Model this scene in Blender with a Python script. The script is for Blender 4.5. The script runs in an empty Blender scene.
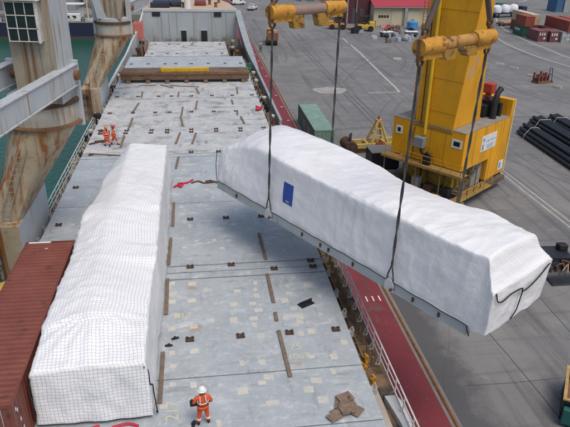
import bpy, bmesh, math, random
from mathutils import Vector, Matrix, noise
random.seed(7)
S = bpy.context.scene
COL = S.collection
R = math.radians

# ------------------------------------------------------------------ camera
cam = bpy.data.cameras.new('camera')
cam.sensor_width = 36.0
cam.lens = 590.0 / 570.0 * 36.0
cam.clip_start = 0.2
cam.clip_end = 3000
camo = bpy.data.objects.new('camera', cam)
COL.objects.link(camo)
PITCH, YAW, ROLL = R(25.47), R(8.59), R(1.29)
fwd = Vector((math.sin(YAW)*math.cos(PITCH), math.cos(YAW)*math.cos(PITCH), -math.sin(PITCH)))
rgt = Vector((math.cos(YAW), -math.sin(YAW), 0))
dwn = fwd.cross(rgt)
r2 = rgt*math.cos(ROLL) - dwn*math.sin(ROLL)
d2 = rgt*math.sin(ROLL) + dwn*math.cos(ROLL)
mw = Matrix((r2, -d2, -fwd)).transposed().to_4x4()
mw.translation = Vector((0, 0, 17.5))
camo.matrix_world = mw
S.camera = camo

# ------------------------------------------------------------------ sky + sun
SUN_EL, SUN_AZ = 63.0, 150.0      # azimuth clockwise from +Y
w = bpy.data.worlds.new('World'); S.world = w; w.use_nodes = True
nt = w.node_tree
bg = nt.nodes['Background']
sky = nt.nodes.new('ShaderNodeTexSky')
sky.sky_type = 'NISHITA'; sky.sun_disc = False
sky.sun_elevation = R(SUN_EL); sky.sun_rotation = R(SUN_AZ)
sky.air_density = 1.0; sky.dust_density = 4.0; sky.ozone_density = 1.0
nt.links.new(sky.outputs[0], bg.inputs[0]); bg.inputs[1].default_value = 0.14
sl = bpy.data.lights.new('sun', 'SUN'); sl.energy = 1.4; sl.angle = R(30); sl.color = (1, .95, .88)
so = bpy.data.objects.new('sun', sl); COL.objects.link(so)
sd = Vector((math.sin(R(SUN_AZ))*math.cos(R(SUN_EL)), math.cos(R(SUN_AZ))*math.cos(R(SUN_EL)), math.sin(R(SUN_EL))))
so.rotation_euler = sd.to_track_quat('Z', 'Y').to_euler()
so.location = (0, 0, 80)
S.view_settings.view_transform = 'Standard'; S.view_settings.look = 'None'
S.view_settings.gamma = 1; S.view_settings.use_curve_mapping = False
S.view_settings.exposure = 0.04

Q = -6.2        # quay level
WZ = -9.4       # water level
DK = -1.4       # ship's side deck level

# ------------------------------------------------------------------ materials
MATS = {}
def M(name, c1, c2=None, scale=1.5, rough=.6, metal=0.0, bump=0.0, bscale=20, streak=None, spots=None, spec=.4, fine=None, stains=(), scuff=None):
    """noise-varied surface: c1..c2 blotches, optional vertical streaks and spots, fine relief"""
    if name in MATS: return MATS[name]
    m = bpy.data.materials.new(name); m.use_nodes = True
    n, l = m.node_tree.nodes, m.node_tree.links
    p = n['Principled BSDF']
    p.inputs['Roughness'].default_value = rough; p.inputs['Metallic'].default_value = metal
    p.inputs['Specular IOR Level'].default_value = spec
    geo = n.new('ShaderNodeNewGeometry')
    c2 = c2 or tuple(x*.8 for x in c1)
    def noi(sc, det=6, vec=None, rg=.6):
        t = n.new('ShaderNodeTexNoise'); t.inputs['Scale'].default_value = sc; t.inputs['Detail'].default_value = det
        t.inputs['Roughness'].default_value = rg
        l.new(vec or geo.outputs['Position'], t.inputs['Vector']); return t
    def ramp(src, a, b):
        r = n.new('ShaderNodeMapRange'); r.inputs['From Min'].default_value = a; r.inputs['From Max'].default_value = b
        l.new(src, r.inputs['Value']); return r.outputs['Result']
    def mix(f, a, b):
        x = n.new('ShaderNodeMix'); x.data_type = 'RGBA'
        if f is not None: l.new(f, x.inputs[0])
        for k, v in ((6, a), (7, b)):
            if isinstance(v, tuple): x.inputs[k].default_value = (*v, 1)
            else: l.new(v, x.inputs[k])
        return x.outputs[2]
    col = mix(ramp(noi(scale).outputs['Fac'], .32, .68), c1, c2)
    if fine:
        fc, fs, fa, fb = fine
        col = mix(ramp(noi(fs, 8, rg=.75).outputs['Fac'], fa, fb), col, fc)
    for sc, sx_, sy_, lo, hi in (scuff or ()):
        mp = n.new('ShaderNodeMapping'); mp.inputs['Scale'].default_value = (sx_, sy_, 1)
        l.new(geo.outputs['Position'], mp.inputs['Vector'])
        col = mix(ramp(noi(1, 7, mp.outputs[0], .7).outputs['Fac'], lo, hi), col, sc)
    if streak:
        sc, hs, vs, a, b = streak
        mp = n.new('ShaderNodeMapping'); mp.inputs['Scale'].default_value = (hs, hs, vs)
        l.new(geo.outputs['Position'], mp.inputs['Vector'])
        col = mix(ramp(noi(1, 5, mp.outputs[0]).outputs['Fac'], a, b), col, sc)
    if spots:
        sc, ss, a, b = spots
        col = mix(ramp(noi(ss, 4).outputs['Fac'], a, b), col, sc)
    for cen, rad, sc in stains:
        dv = n.new('ShaderNodeVectorMath'); dv.operation = 'SUBTRACT'; dv.inputs[1].default_value = cen
        l.new(geo.outputs['Position'], dv.inputs[0])
        ml = n.new('ShaderNodeVectorMath'); ml.operation = 'DIVIDE'; ml.inputs[1].default_value = rad; l.new(dv.outputs[0], ml.inputs[0])
        ln_ = n.new('ShaderNodeVectorMath'); ln_.operation = 'LENGTH'; l.new(ml.outputs[0], ln_.inputs[0])
        ad_ = n.new('ShaderNodeMath'); ad_.operation = 'ADD'; l.new(ln_.outputs['Value'], ad_.inputs[0]); l.new(noi(4, 7, rg=.75).outputs['Fac'], ad_.inputs[1])
        col = mix(ramp(ad_.outputs[0], 1.25, .45), col, sc)
    l.new(col, p.inputs['Base Color'])
    if bump:
        bp = n.new('ShaderNodeBump'); bp.inputs['Strength'].default_value = bump; bp.inputs['Distance'].default_value = .05
        l.new(noi(bscale, 5).outputs['Fac'], bp.inputs['Height']); l.new(bp.outputs[0], p.inputs['Normal'])
    MATS[name] = m
    return m

RUST = (.16, .065, .03)
PALE, GRIME = (.60, .61, .60), (.21, .225, .23)
LIDST = (((-.68, 23.9, 0), (.62, .62, 1), (.36, .20, .10)), ((-.85, 27.55, 0), (.55, .4, 1), (.36, .24, .15)), ((-1.6, 25.0, 0), (.5, .35, 1), (.42, .36, .25)), ((3.9, 20.7, 0), (.35, .35, 1), (.36, .24, .14)), ((2.4, 41, 0), (1.1, .8, 1), (.33, .25, .18)), ((-1.2, 46.5, 0), (1.3, .5, 1), (.55, .5, .4)))
steel_lid = M('lid_paint_near', (.315, .35, .37), (.40, .435, .455), .5, .48, bump=.10, bscale=6, spots=((.20, .12, .08), 2.1, .66, .80), fine=((.55, .57, .58), 4, .52, .80),
              scuff=((GRIME, .45, 1.6, .56, .76), ((.56, .58, .59), .6, 1.3, .54, .72), (GRIME, 1.7, .35, .57, .76), ((.58, .58, .56), 1.1, 1.1, .60, .70)), stains=LIDST)
steel_lid2 = M('lid_paint_far', (.35, .375, .385), (.47, .48, .475), .45, .5, bump=.10, bscale=6, fine=(PALE, 3.2, .46, .74),
               scuff=(((.20, .185, .165), .35, .7, .52, .66), ((.58, .58, .565), .5, .9, .53, .66), ((.18, .155, .135), 1.0, .3, .56, .70), ((.60, .59, .57), 1.4, .8, .58, .70)), spots=((.20, .13, .09), 1.1, .64, .76))
lid_edge = M('lid_edge', (.20, .21, .22), (.30, .28, .25), 1, .6, spots=(RUST, 2, .55, .65))
rust = M('rusty_steel', (.14, .065, .035), (.24, .12, .06), 3, .8, bump=.25, bscale=14)
rust_dk = M('dark_rust', (.05, .032, .022), (.12, .065, .04), 2.5, .85, bump=.2)
rust_deck = M('rusty_deck', (.12, .075, .045), (.23, .15, .085), 1.4, .8, bump=.2, spots=((.06, .05, .045), 1.1, .5, .62))
socket_m = M('socket_steel', (.05, .035, .026), (.11, .07, .05), 6, .7)
patch_m = M('primer_patch', (.60, .57, .47), (.46, .455, .42), .9, .6, fine=((.38, .415, .435), 7, .50, .66))
yel_txt = M('stencil_yellow', (.6, .54, .36), (.5, .48, .36), 8, .6)
wood = M('dunnage_wood', (.135, .10, .075), (.22, .165, .12), 4, .85, bump=.2, bscale=30)
ply = M('plywood', (.15, .105, .08), (.27, .19, .135), 3.5, .8, bump=.1, spots=((.06, .04, .03), 3, .56, .66))
tan = M('pedestal_paint', (.36, .28, .165), (.41, .36, .27), .5, .65, bump=.08, streak=((.25, .095, .022), 2.4, .09, .48, .62), spots=((.46, .42, .34), .42, .62, .76), fine=((.15, .085, .04), 3.0, .54, .72))
tan2 = M('crane_house_paint', (.31, .27, .20), (.36, .33, .27), .7, .55, streak=((.17, .09, .035), 3.0, .08, .47, .62), fine=((.22, .16, .09), 2.2, .56, .74))
white_st = M('white_steel', (.46, .49, .51), (.39, .42, .44), .6, .45, streak=((.33, .19, .09), 3.2, .25, .57, .70), bump=.03, fine=((.36, .36, .34), 3, .6, .76))
grey_st = M('grey_steel', (.40, .43, .45), (.48, .50, .51), .5, .5, streak=((.26, .20, .15), 2.0, .2, .58, .74))
bulk_grey = M('bulkhead_grey', (.32, .36, .375), (.39, .42, .43), .35, .55, streak=((.30, .27, .22), 1.4, .12, .55, .75))
rail_white = M('rail_white', (.68, .68, .65), (.56, .52, .45), 3, .5, spots=(RUST, 5, .62, .7))
yellow = M('crane_yellow', (.79, .375, .010), (.66, .305, .010), .4, .42, streak=((.40, .20, .015), .9, .12, .54, .80), spots=((.28, .20, .08), .8, .66, .74), fine=((.48, .25, .02), 3, .56, .76), stains=(((24.1, 49.5, 6.6), (1.1, 1.1, 1.3), (.36, .35, .32)), ((24.6, 49.9, 7.6), (.8, .8, .9), (.36, .34, .30))))
yellow_old = M('spreader_yellow', (.62, .32, .03), (.46, .21, .03), 2.0, .6, bump=.15, spots=((.13, .06, .025), 2.6, .54, .68), fine=((.20, .10, .035), 6, .56, .72))
yellow_pale = M('pale_yellow', (.60, .44, .14), (.50, .36, .11), 1.5, .55, spots=(RUST, 3, .6, .68))
black = M('black_rubber', (.012, .012, .014), (.022, .022, .024), 3, .6)
black_st = M('black_steel', (.012, .014, .02), (.026, .028, .034), 2, .45)
dark = M('dark_void', (.014, .015, .018), (.02, .02, .022), 3, .7)
glass = M('dark_glass', (.012, .02, .024), (.02, .03, .032), 2, .08, spec=.6)
asphalt = None
redp = M('red_kerb_paint', (.21, .034, .044), (.16, .03, .038), .5, .75, fine=((.15, .045, .05), 6, .56, .72), spots=((.12, .085, .08), .9, .60, .72), bump=.1, scuff=(((.09, .05, .05), 1.5, .12, .56, .74), ((.24, .10, .10), 2.5, 2.5, .6, .72)))
conc = M('quay_concrete', (.24, .225, .20), (.17, .16, .145), .8, .8, bump=.15)
conc_p = M('pale_concrete', (.46, .42, .36), (.36, .33, .28), 1.6, .85, bump=.15)
line_w = M('line_paint', (.50, .49, .46), (.32, .31, .295), 2.2, .7, fine=((.15, .15, .15), 7, .56, .72))
line_f = M('faded_line', (.27, .265, .255), (.17, .17, .168), 1.4, .75, fine=((.14, .14, .14), 5, .5, .64))
cont_red = M('container_brown', (.16, .045, .03), (.205, .065, .045), .8, .5, spots=((.10, .04, .03), 1.5, .6, .7))
cont_red2 = M('container_red', (.30, .075, .05), (.24, .06, .045), .5, .55)
cont_mar = M('container_maroon', (.20, .075, .085), (.15, .06, .065), .5, .55)
cont_grn = M('container_green', (.20, .31, .25), (.15, .24, .20), .8, .5, spots=((.30, .36, .31), 1, .6, .7))
cont_grn2 = M('container_dark_green', (.035, .12, .08), (.03, .09, .06), .5, .5)
cont_gry = M('container_grey', (.40, .42, .42), (.3, .32, .33), .5, .5)
cont_blu = M('container_blue', (.05, .13, .27), (.07, .15, .25), .5, .5)
cont_bei = M('container_beige', (.52, .42, .27), (.45, .36, .24), .5, .55)
silver = M('galvanised', (.42, .42, .41), (.3, .3, .3), 3, .4, metal=.4)
orange = M('hi_vis_orange', (.80, .12, .03), (.60, .075, .02), 7, .8, bump=.7, bscale=12)
reflect = M('reflective_tape', (.75, .74, .68), (.6, .6, .55), 9, .35)
skin_m = M('skin', (.42, .24, .16), (.36, .19, .13), 9, .55)
hair_m = M('hair_dark', (.03, .02, .015), (.05, .03, .02), 20, .7)
helmet_w = M('helmet_white', (.78, .78, .74), (.7, .7, .66), 4, .3)
helmet_y = M('helmet_orange', (.70, .22, .04), (.6, .2, .04), 4, .3)
sling_m = M('sling_grey', (.045, .045, .047), (.08, .08, .082), 6, .7, bump=.2, bscale=60)
frame_m = M('skid_frame_grey', (.36, .395, .405), (.43, .46, .46), .9, .5, streak=((.24, .22, .18), 3, .8, .62, .74))
blue_m = M('blue_label', (.012, .06, .36), (.015, .07, .32), 3, .5)
rope_m = M('black_rope', (.012, .012, .012), (.03, .03, .03), 6, .8)
wht = M('white_plain', (.74, .74, .72), (.64, .64, .62), 2, .5)
navy = M('navy_cover', (.015, .022, .05), (.025, .035, .07), 1.2, .6)
maroon_w = M('maroon_cladding', (.095, .028, .035), (.07, .025, .03), .3, .6)
roof_red = M('red_roof', (.40, .04, .055), (.32, .04, .05), .15, .5)
cream = M('cream_wall', (.52, .46, .32), (.46, .40, .28), .25, .7)
beige = M('beige_deck', (.52, .40, .28), (.44, .33, .23), .5, .7)
bluet = M('blue_plastic', (.08, .28, .55), (.06, .22, .45), 1, .4)
green_m = M('green_paint', (.03, .16, .09), (.025, .12, .075), 1, .5)
teal_m = M('teal_paint', (.015, .13, .12), (.02, .10, .10), 1, .5)
hull_b = M('hull_blue', (.016, .02, .045), (.022, .028, .06), .15, .45)
hull_r = M('hull_boot_red', (.10, .045, .04), (.08, .05, .05), .3, .6)
hull_k = M('hull_black', (.03, .035, .04), (.045, .05, .055), .3, .5)
red_m = M('red_strap', (.50, .025, .06), (.40, .02, .05), 6, .6)
chk = M('red_white_net', (.55, .10, .07), (.6, .3, .24), 5, .7)
bag_w = M('bulk_bag_white', (.72, .73, .76), (.6, .62, .66), .7, .7, bump=.2, bscale=4)

def asphalt_mat():
    m = bpy.data.materials.new('quay_asphalt'); m.use_nodes = True
    n, l = m.node_tree.nodes, m.node_tree.links; p = n['Principled BSDF']
    p.inputs['Roughness'].default_value = .72; p.inputs['Specular IOR Level'].default_value = .35
    geo = n.new('ShaderNodeNewGeometry')
    def N(t, **k):
        x = n.new(t)
        for a, b in k.items(): x.inputs[a].default_value = b
        return x
    def noi(sc, det, vec=None, rg=.6):
        t = N('ShaderNodeTexNoise', Scale=sc, Detail=det, Roughness=rg); l.new(vec or geo.outputs['Position'], t.inputs['Vector']); return t.outputs['Fac']
    def rp(v, a, b, c=0, d=1):
        r = N('ShaderNodeMapRange'); r.inputs[1].default_value = a; r.inputs[2].default_value = b; r.inputs[3].default_value = c; r.inputs[4].default_value = d
        l.new(v, r.inputs[0]); return r.outputs[0]
    def mix(f, a, b):
        x = n.new('ShaderNodeMix'); x.data_type = 'RGBA'; l.new(f, x.inputs[0])
        for k, v in ((6, a), (7, b)):
            if isinstance(v, tuple): x.inputs[k].default_value = (*v, 1)
            else: l.new(v, x.inputs[k])
        return x.outputs[2]
    col = mix(rp(noi(.09, 7), .35, .65), (.135, .136, .137), (.205, .20, .192))
    col = mix(rp(noi(.45, 8, rg=.7), .5, .72), col, (.23, .223, .21))
    # tyre and drag marks, running along the quay
    mp = N('ShaderNodeMapping'); mp.inputs['Scale'].default_value = (1.1, .035, 1); l.new(geo.outputs['Position'], mp.inputs[0])
    col = mix(rp(noi(1, 6, mp.outputs[0]), .54, .70, 0, .8), col, (.075, .075, .075))
    mp2 = N('ShaderNodeMapping'); mp2.inputs['Scale'].default_value = (.05, .9, 1); mp2.inputs['Rotation'].default_value = (0, 0, .5); l.new(geo.outputs['Position'], mp2.inputs[0])
    col = mix(rp(noi(1, 6, mp2.outputs[0]), .58, .72, 0, .6), col, (.09, .09, .09))
    col = mix(rp(noi(.16, 5), .58, .66, 0, .5), col, (.115, .112, .108))
    # oil spots
    col = mix(rp(noi(.8, 5), .64, .74, 0, .8), col, (.07, .07, .07))
    # grit
    col = mix(rp(noi(9, 6, rg=.8), .5, .75, 0, .5), col, (.26, .255, .24))
    # darker strip beside the crane rail, with a ragged outer border
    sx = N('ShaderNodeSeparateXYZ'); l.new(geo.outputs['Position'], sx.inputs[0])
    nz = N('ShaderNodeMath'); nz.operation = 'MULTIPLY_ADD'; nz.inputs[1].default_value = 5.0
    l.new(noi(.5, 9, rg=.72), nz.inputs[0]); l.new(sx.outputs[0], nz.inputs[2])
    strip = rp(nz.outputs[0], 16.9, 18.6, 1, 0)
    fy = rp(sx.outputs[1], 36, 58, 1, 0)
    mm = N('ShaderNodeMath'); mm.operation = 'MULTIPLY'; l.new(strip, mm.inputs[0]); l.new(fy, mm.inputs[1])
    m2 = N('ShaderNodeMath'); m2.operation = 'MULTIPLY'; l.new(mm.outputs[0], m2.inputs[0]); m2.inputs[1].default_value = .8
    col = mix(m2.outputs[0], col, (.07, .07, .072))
    # joints: slabs cracked at irregular lines
    v = N('ShaderNodeTexVoronoi'); v.feature = 'DISTANCE_TO_EDGE'; v.inputs['Scale'].default_value = .085
    wv = N('ShaderNodeVectorMath'); wv.operation = 'ADD'
    nn = N('ShaderNodeTexNoise', Scale=.3, Detail=4); l.new(geo.outputs['Position'], nn.inputs['Vector'])
    l.new(geo.outputs['Position'], wv.inputs[0]); l.new(nn.outputs['Color'], wv.inputs[1]); l.new(wv.outputs[0], v.inputs['Vector'])
    col = mix(rp(v.outputs['Distance'], .001, .004, .30, 0), col, (.05, .05, .05))
    l.new(col, p.inputs['Base Color'])
    bp = N('ShaderNodeBump', Strength=.25, Distance=.03); l.new(noi(14, 6), bp.inputs['Height']); l.new(bp.outputs[0], p.inputs['Normal'])
    return m
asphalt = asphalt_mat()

def water_mat():
    m = bpy.data.materials.new('harbour_water'); m.use_nodes = True
    n, l = m.node_tree.nodes, m.node_tree.links; p = n['Principled BSDF']
    p.inputs['Base Color'].default_value = (.010, .070, .046, 1); p.inputs['Roughness'].default_value = .22; p.inputs['Specular IOR Level'].default_value = .3
    geo = n.new('ShaderNodeNewGeometry')
    t = n.new('ShaderNodeTexNoise'); t.inputs['Scale'].default_value = 1.2; t.inputs['Detail'].default_value = 6
    l.new(geo.outputs['Position'], t.inputs['Vector'])
    b = n.new('ShaderNodeBump'); b.inputs['Strength'].default_value = .6; b.inputs['Distance'].default_value = .25
    l.new(t.outputs['Fac'], b.inputs['Height']); l.new(b.outputs[0], p.inputs['Normal'])
    return m
water_m = water_mat()

def wrap_mat(cell):
    """white reinforced film: a net of darker threads printed in the sheet, following its UVs"""
    m = bpy.data.materials.new('white_reinforced_wrap'); m.use_nodes = True
    n, l = m.node_tree.nodes, m.node_tree.links; p = n['Principled BSDF']
    p.inputs['Roughness'].default_value = .42
    uv = n.new('ShaderNodeUVMap')
    sx = n.new('ShaderNodeSeparateXYZ')
    ad = n.new('ShaderNodeVectorMath'); ad.operation = 'ADD'
    nz = n.new('ShaderNodeTexNoise'); nz.inputs['Scale'].default_value = .7; nz.inputs['Detail'].default_value = 2
    l.new(uv.outputs[0], nz.inputs['Vector'])
    sc = n.new('ShaderNodeVectorMath'); sc.operation = 'SCALE'; sc.inputs[3].default_value = .22
    l.new(nz.outputs['Color'], sc.inputs[0]); l.new(uv.outputs[0], ad.inputs[0]); l.new(sc.outputs[0], ad.inputs[1])
    l.new(ad.outputs[0], sx.inputs[0])
    outs = []
    for k in (0, 1):
        d = n.new('ShaderNodeMath'); d.operation = 'DIVIDE'; d.inputs[1].default_value = cell; l.new(sx.outputs[k], d.inputs[0])
        fr = n.new('ShaderNodeMath'); fr.operation = 'FRACT'; l.new(d.outputs[0], fr.inputs[0])
        s = n.new('ShaderNodeMath'); s.operation = 'SUBTRACT'; s.inputs[1].default_value = .5; l.new(fr.outputs[0], s.inputs[0])
        a = n.new('ShaderNodeMath'); a.operation = 'ABSOLUTE'; l.new(s.outputs[0], a.inputs[0])
        g = n.new('ShaderNodeMapRange'); g.inputs[1].default_value = .39; g.inputs[2].default_value = .47
        l.new(a.outputs[0], g.inputs[0]); outs.append(g.outputs[0])
    mx = n.new('ShaderNodeMath'); mx.operation = 'MAXIMUM'; l.new(outs[0], mx.inputs[0]); l.new(outs[1], mx.inputs[1])
    dm = n.new('ShaderNodeMath'); dm.operation = 'MULTIPLY'; dm.inputs[1].default_value = .50 if cell > .12 else .42; l.new(mx.outputs[0], dm.inputs[0])
    geo = n.new('ShaderNodeNewGeometry')
    dn = n.new('ShaderNodeTexNoise'); dn.inputs['Scale'].default_value = .45; dn.inputs['Detail'].default_value = 7
    l.new(geo.outputs['Position'], dn.inputs['Vector'])
    dr = n.new('ShaderNodeMapRange'); dr.inputs[1].default_value = .5; dr.inputs[2].default_value = .8; l.new(dn.outputs['Fac'], dr.inputs[0])
    b0 = n.new('ShaderNodeMix'); b0.data_type = 'RGBA'; l.new(dr.outputs[0], b0.inputs[0])
    b0.inputs[6].default_value = (.85, .853, .86, 1); b0.inputs[7].default_value = (.75, .75, .745, 1)
    c = n.new('ShaderNodeMix'); c.data_type = 'RGBA'; l.new(dm.outputs[0], c.inputs[0])
    l.new(b0.outputs[2], c.inputs[6]); c.inputs[7].default_value = (.25, .27, .31, 1)
    l.new(c.outputs[2], p.inputs['Base Color'])
    # the net stands up between the threads as soft pillows; plus crumple
    w1 = n.new('ShaderNodeTexNoise'); w1.inputs['Scale'].default_value = 2.2; w1.inputs['Detail'].default_value = 5
    l.new(uv.outputs[0], w1.inputs['Vector'])
    b1 = n.new('ShaderNodeBump'); b1.inputs['Strength'].default_value = .55; b1.inputs['Distance'].default_value = .09; l.new(w1.outputs['Fac'], b1.inputs['Height'])
    b2 = n.new('ShaderNodeBump'); b2.invert = True; b2.inputs['Strength'].default_value = .35; b2.inputs['Distance'].default_value = .02
    l.new(mx.outputs[0], b2.inputs['Height']); l.new(b1.outputs[0], b2.inputs['Normal']); l.new(b2.outputs[0], p.inputs['Normal'])
    return m
wrap_m = wrap_mat(.15)
wrap_m2 = wrap_mat(.10)

# ------------------------------------------------------------------ mesh helpers
class MB:
    def __init__(s): s.v, s.f = [], []
    def add(s, vs, fs):
        o = len(s.v); s.v += [Vector(v) for v in vs]; s.f += [tuple(i+o for i in f) for f in fs]; return s
    def box(s, x0, x1, y0, y1, z0, z1, rz=0, piv=None):
        vs = [Vector((x, y, z)) for z in (z0, z1) for y in (y0, y1) for x in (x0, x1)]
        if rz:
            c = Vector(piv) if piv else Vector(((x0+x1)/2, (y0+y1)/2, (z0+z1)/2)); m = Matrix.Rotation(rz, 3, 'Z')
            vs = [m @ (v-c) + c for v in vs]
        return s.add(vs, [(0,2,3,1), (4,5,7,6), (0,1,5,4), (2,6,7,3), (0,4,6,2), (1,3,7,5)])
    def bar(s, a, b, wd, ht=None, up=(0,0,1)):
        a, b = Vector(a), Vector(b); d = (b-a).normalized(); up = Vector(up)
        if abs(d.dot(up)) > .98: up = Vector((0, 1, 0))
        sd = d.cross(up).normalized(); u = sd.cross(d); ht = ht or wd
        vs = [p + sd*i*wd/2 + u*j*ht/2 for p in (a, b) for i, j in ((-1,-1), (1,-1), (1,1), (-1,1))]
        return s.add(vs, [(0,1,2,3)[::-1], (4,5,6,7), (0,1,5,4), (1,2,6,5), (2,3,7,6), (3,0,4,7)])
    def tube(s, pts, r, n=8, cap=True):
        pts = [Vector(p) for p in pts]; rs = r if isinstance(r, (list, tuple)) else [r]*len(pts)
        vs, fs = [], []
        d0 = (pts[1]-pts[0]).normalized(); u = d0.orthogonal().normalized()
        for i, p in enumerate(pts):
            d = (pts[min(i+1, len(pts)-1)] - pts[max(i-1, 0)]).normalized()
            u = (u - d*u.dot(d)).normalized(); v = d.cross(u)
            vs += [p + (u*math.cos(2*math.pi*k/n) + v*math.sin(2*math.pi*k/n))*rs[i] for k in range(n)]
        for i in range(len(pts)-1):
            for k in range(n): fs.append((i*n+k, i*n+(k+1) % n, (i+1)*n+(k+1) % n, (i+1)*n+k))
        if cap: fs += [tuple(range(n))[::-1], tuple(range((len(pts)-1)*n, len(pts)*n))]
        return s.add(vs, fs)
    def lathe(s, prof, n=32, c=(0,0,0)):
        c = Vector(c); vs, fs = [], []
        for r, z in prof: vs += [c + Vector((r*math.cos(2*math.pi*k/n), r*math.sin(2*math.pi*k/n), z)) for k in range(n)]
        for i in range(len(prof)-1):
            for k in range(n): fs.append((i*n+k, i*n+(k+1) % n, (i+1)*n+(k+1) % n, (i+1)*n+k))
        fs += [tuple(range(n))[::-1], tuple(range((len(prof)-1)*n, len(prof)*n))]
        return s.add(vs, fs)
    def prism(s, poly, a, b):
        """poly: points of the base; a, b offset vectors of the two ends"""
        n = len(poly); a, b = Vector(a), Vector(b)
        vs = [Vector(p)+a for p in poly] + [Vector(p)+b for p in poly]
        return s.add(vs, [tuple(range(n))[::-1], tuple(range(n, 2*n))] + [(i, (i+1) % n, n+(i+1) % n, n+i) for i in range(n)])
    def torus(s, c, R_, r, axis=(0,0,1), n=20, k=8):
        c = Vector(c); ax = Vector(axis).normalized(); u = ax.orthogonal().normalized(); v = ax.cross(u); vs, fs = [], []
        for i in range(n):
            a = 2*math.pi*i/n; d = u*math.cos(a) + v*math.sin(a)
            vs += [c + d*(R_ + r*math.cos(2*math.pi*j/k)) + ax*r*math.sin(2*math.pi*j/k) for j in range(k)]
        for i in range(n):
            for j in range(k): fs.append((i*k+j, ((i+1) % n)*k+j, ((i+1) % n)*k+(j+1) % k, i*k+(j+1) % k))
        return s.add(vs, fs)
    def mesh(s, name, mat, smooth=False):
        me = bpy.data.meshes.new(name); me.from_pydata([tuple(v) for v in s.v], [], s.f)
        bm = bmesh.new(); bm.from_mesh(me); bmesh.ops.recalc_face_normals(bm, faces=bm.faces); bm.to_mesh(me); bm.free()
        me.materials.append(mat)
        if smooth:
            me.polygons.foreach_set('use_smooth', [True]*len(me.polygons))
            me.set_sharp_from_angle(angle=R(38))
        return me
    def build(s, name, mat, parent=None, world=False, smooth=False, bevel=0, loc=None):
        if world and parent is not None:
            p = parent; chain = Matrix.Identity(4)
            while p is not None: chain = p.matrix_basis @ chain; p = p.parent
            inv = chain.inverted(); s.v = [inv @ v for v in s.v]
        o = bpy.data.objects.new(name, s.mesh(name, mat, smooth)); COL.objects.link(o); o.parent = parent
        if loc: o.location = loc
        if bevel:
            b = o.modifiers.new('bevel', 'BEVEL'); b.width = bevel; b.segments = 2; b.limit_method = 'ANGLE'
        return o

def tag(o, label=None, cat=None, group=None, kind=None):
    if label: o['label'] = label
    if cat: o['category'] = cat
    if group: o['group'] = group
    if kind: o['kind'] = kind
    return o
def thing(name, label, cat, loc=(0,0,0), rz=0, group=None):
    o = bpy.data.objects.new(name, None); COL.objects.link(o); o.empty_display_size = .3
    o.location = loc; o.rotation_euler = (0, 0, rz); o.matrix_basis = Matrix.Translation(loc) @ Matrix.Rotation(rz, 4, 'Z')
    return tag(o, label, cat, group)
def dup(o, parent=None, loc=None, rz=None, label=None):
    c = o.copy(); COL.objects.link(c); c.parent = parent
    if loc is not None: c.location = loc
    if rz is not None: c.rotation_euler.z = rz
    if label: c['label'] = label
    for ch in [k for k in bpy.data.objects if k.parent == o]: dup(ch, c)
    return c
def inst(name, me, parent, loc, rz=0):
    o = bpy.data.objects.new(name, me); COL.objects.link(o); o.parent = parent; o.location = loc; o.rotation_euler.z = rz; return o
def text(name, s, size, mat, parent=None, mtx=None):
    cu = bpy.data.curves.new(name, 'FONT'); cu.body = s; cu.size = size; cu.align_x = 'CENTER'; cu.align_y = 'CENTER'; cu.extrude = .002
    t = bpy.data.objects.new(name, cu); COL.objects.link(t)
    dg = bpy.context.evaluated_depsgraph_get(); me = bpy.data.meshes.new_from_object(t.evaluated_get(dg))
    bpy.data.objects.remove(t); me.materials.clear(); me.materials.append(mat)
    o = bpy.data.objects.new(name, me); COL.objects.link(o); o.parent = parent
    if mtx is not None: o.matrix_basis = mtx
    return o

# ================================================================== SETTING
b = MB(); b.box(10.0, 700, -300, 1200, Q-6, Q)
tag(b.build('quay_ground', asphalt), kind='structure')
b = MB(); b.add([(-1500, -400, WZ), (1500, -400, WZ), (1500, 2200, WZ), (-1500, 2200, WZ)], [(0,1,2,3)])
tag(b.build('water', water_m), kind='structure')
b = MB(); b.box(10.0, 12.62, -100, 700, Q+.002, Q+.014)
ks = tag(b.build('red_kerb_strip', redp), kind='structure')
b = MB(); b.box(12.63, 13.2, -100, 700, Q+.002, Q+.010)
tag(b.build('concrete_rail_strip', conc), kind='structure')
b = MB(); b.box(12.88, 12.96, -100, 700, Q+.012, Q+.075); b.box(12.80, 13.04, -100, 700, Q+.010, Q+.022)
tag(b.build('crane_rail', rust), kind='structure')
text('painted_number', '111', .95, wht, ks, Matrix.Translation((11.75, 34.4, Q+.018)) @ Matrix.Rotation(0, 4, 'Z'))
b = MB()
for y in range(44, 150, 7): b.box(11.95, 12.35, y, y+.22, Q+.016, Q+.02)
b.build('painted_tick', wht, ks)

def polyline_mark(name, pts, wd, mat, z=.006):
    b = MB()
    P = [Vector((x, y, 0)) for x, y in pts]; L = []
    for i, p in enumerate(P):
        d = (P[min(i+1, len(P)-1)] - P[max(i-1, 0)]).normalized(); s = Vector((-d.y, d.x, 0))
        L.append((p + s*wd/2, p - s*wd/2))
    vs = [(*q.xy, Q+z) for pr in L for q in pr]
    b.add(vs, [(2*i, 2*i+1, 2*i+3, 2*i+2) for i in range(len(P)-1)])
    return tag(b.build(name, mat), kind='structure')
def smooth_pts(pts, n=8):
    out = []
    for i in range(len(pts)-1):
        p0, p1, p2, p3 = [Vector(pts[max(0, min(len(pts)-1, i+k))]) for k in (-1, 0, 1, 2)]
        for j in range(n):
            t = j/n; out.append(tuple(.5*((2*p1) + (p2-p0)*t + (2*p0-5*p1+4*p2-p3)*t*t + (3*p1-p0-3*p2+p3)*t**3)))
    return out + [tuple(pts[-1])]
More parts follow.
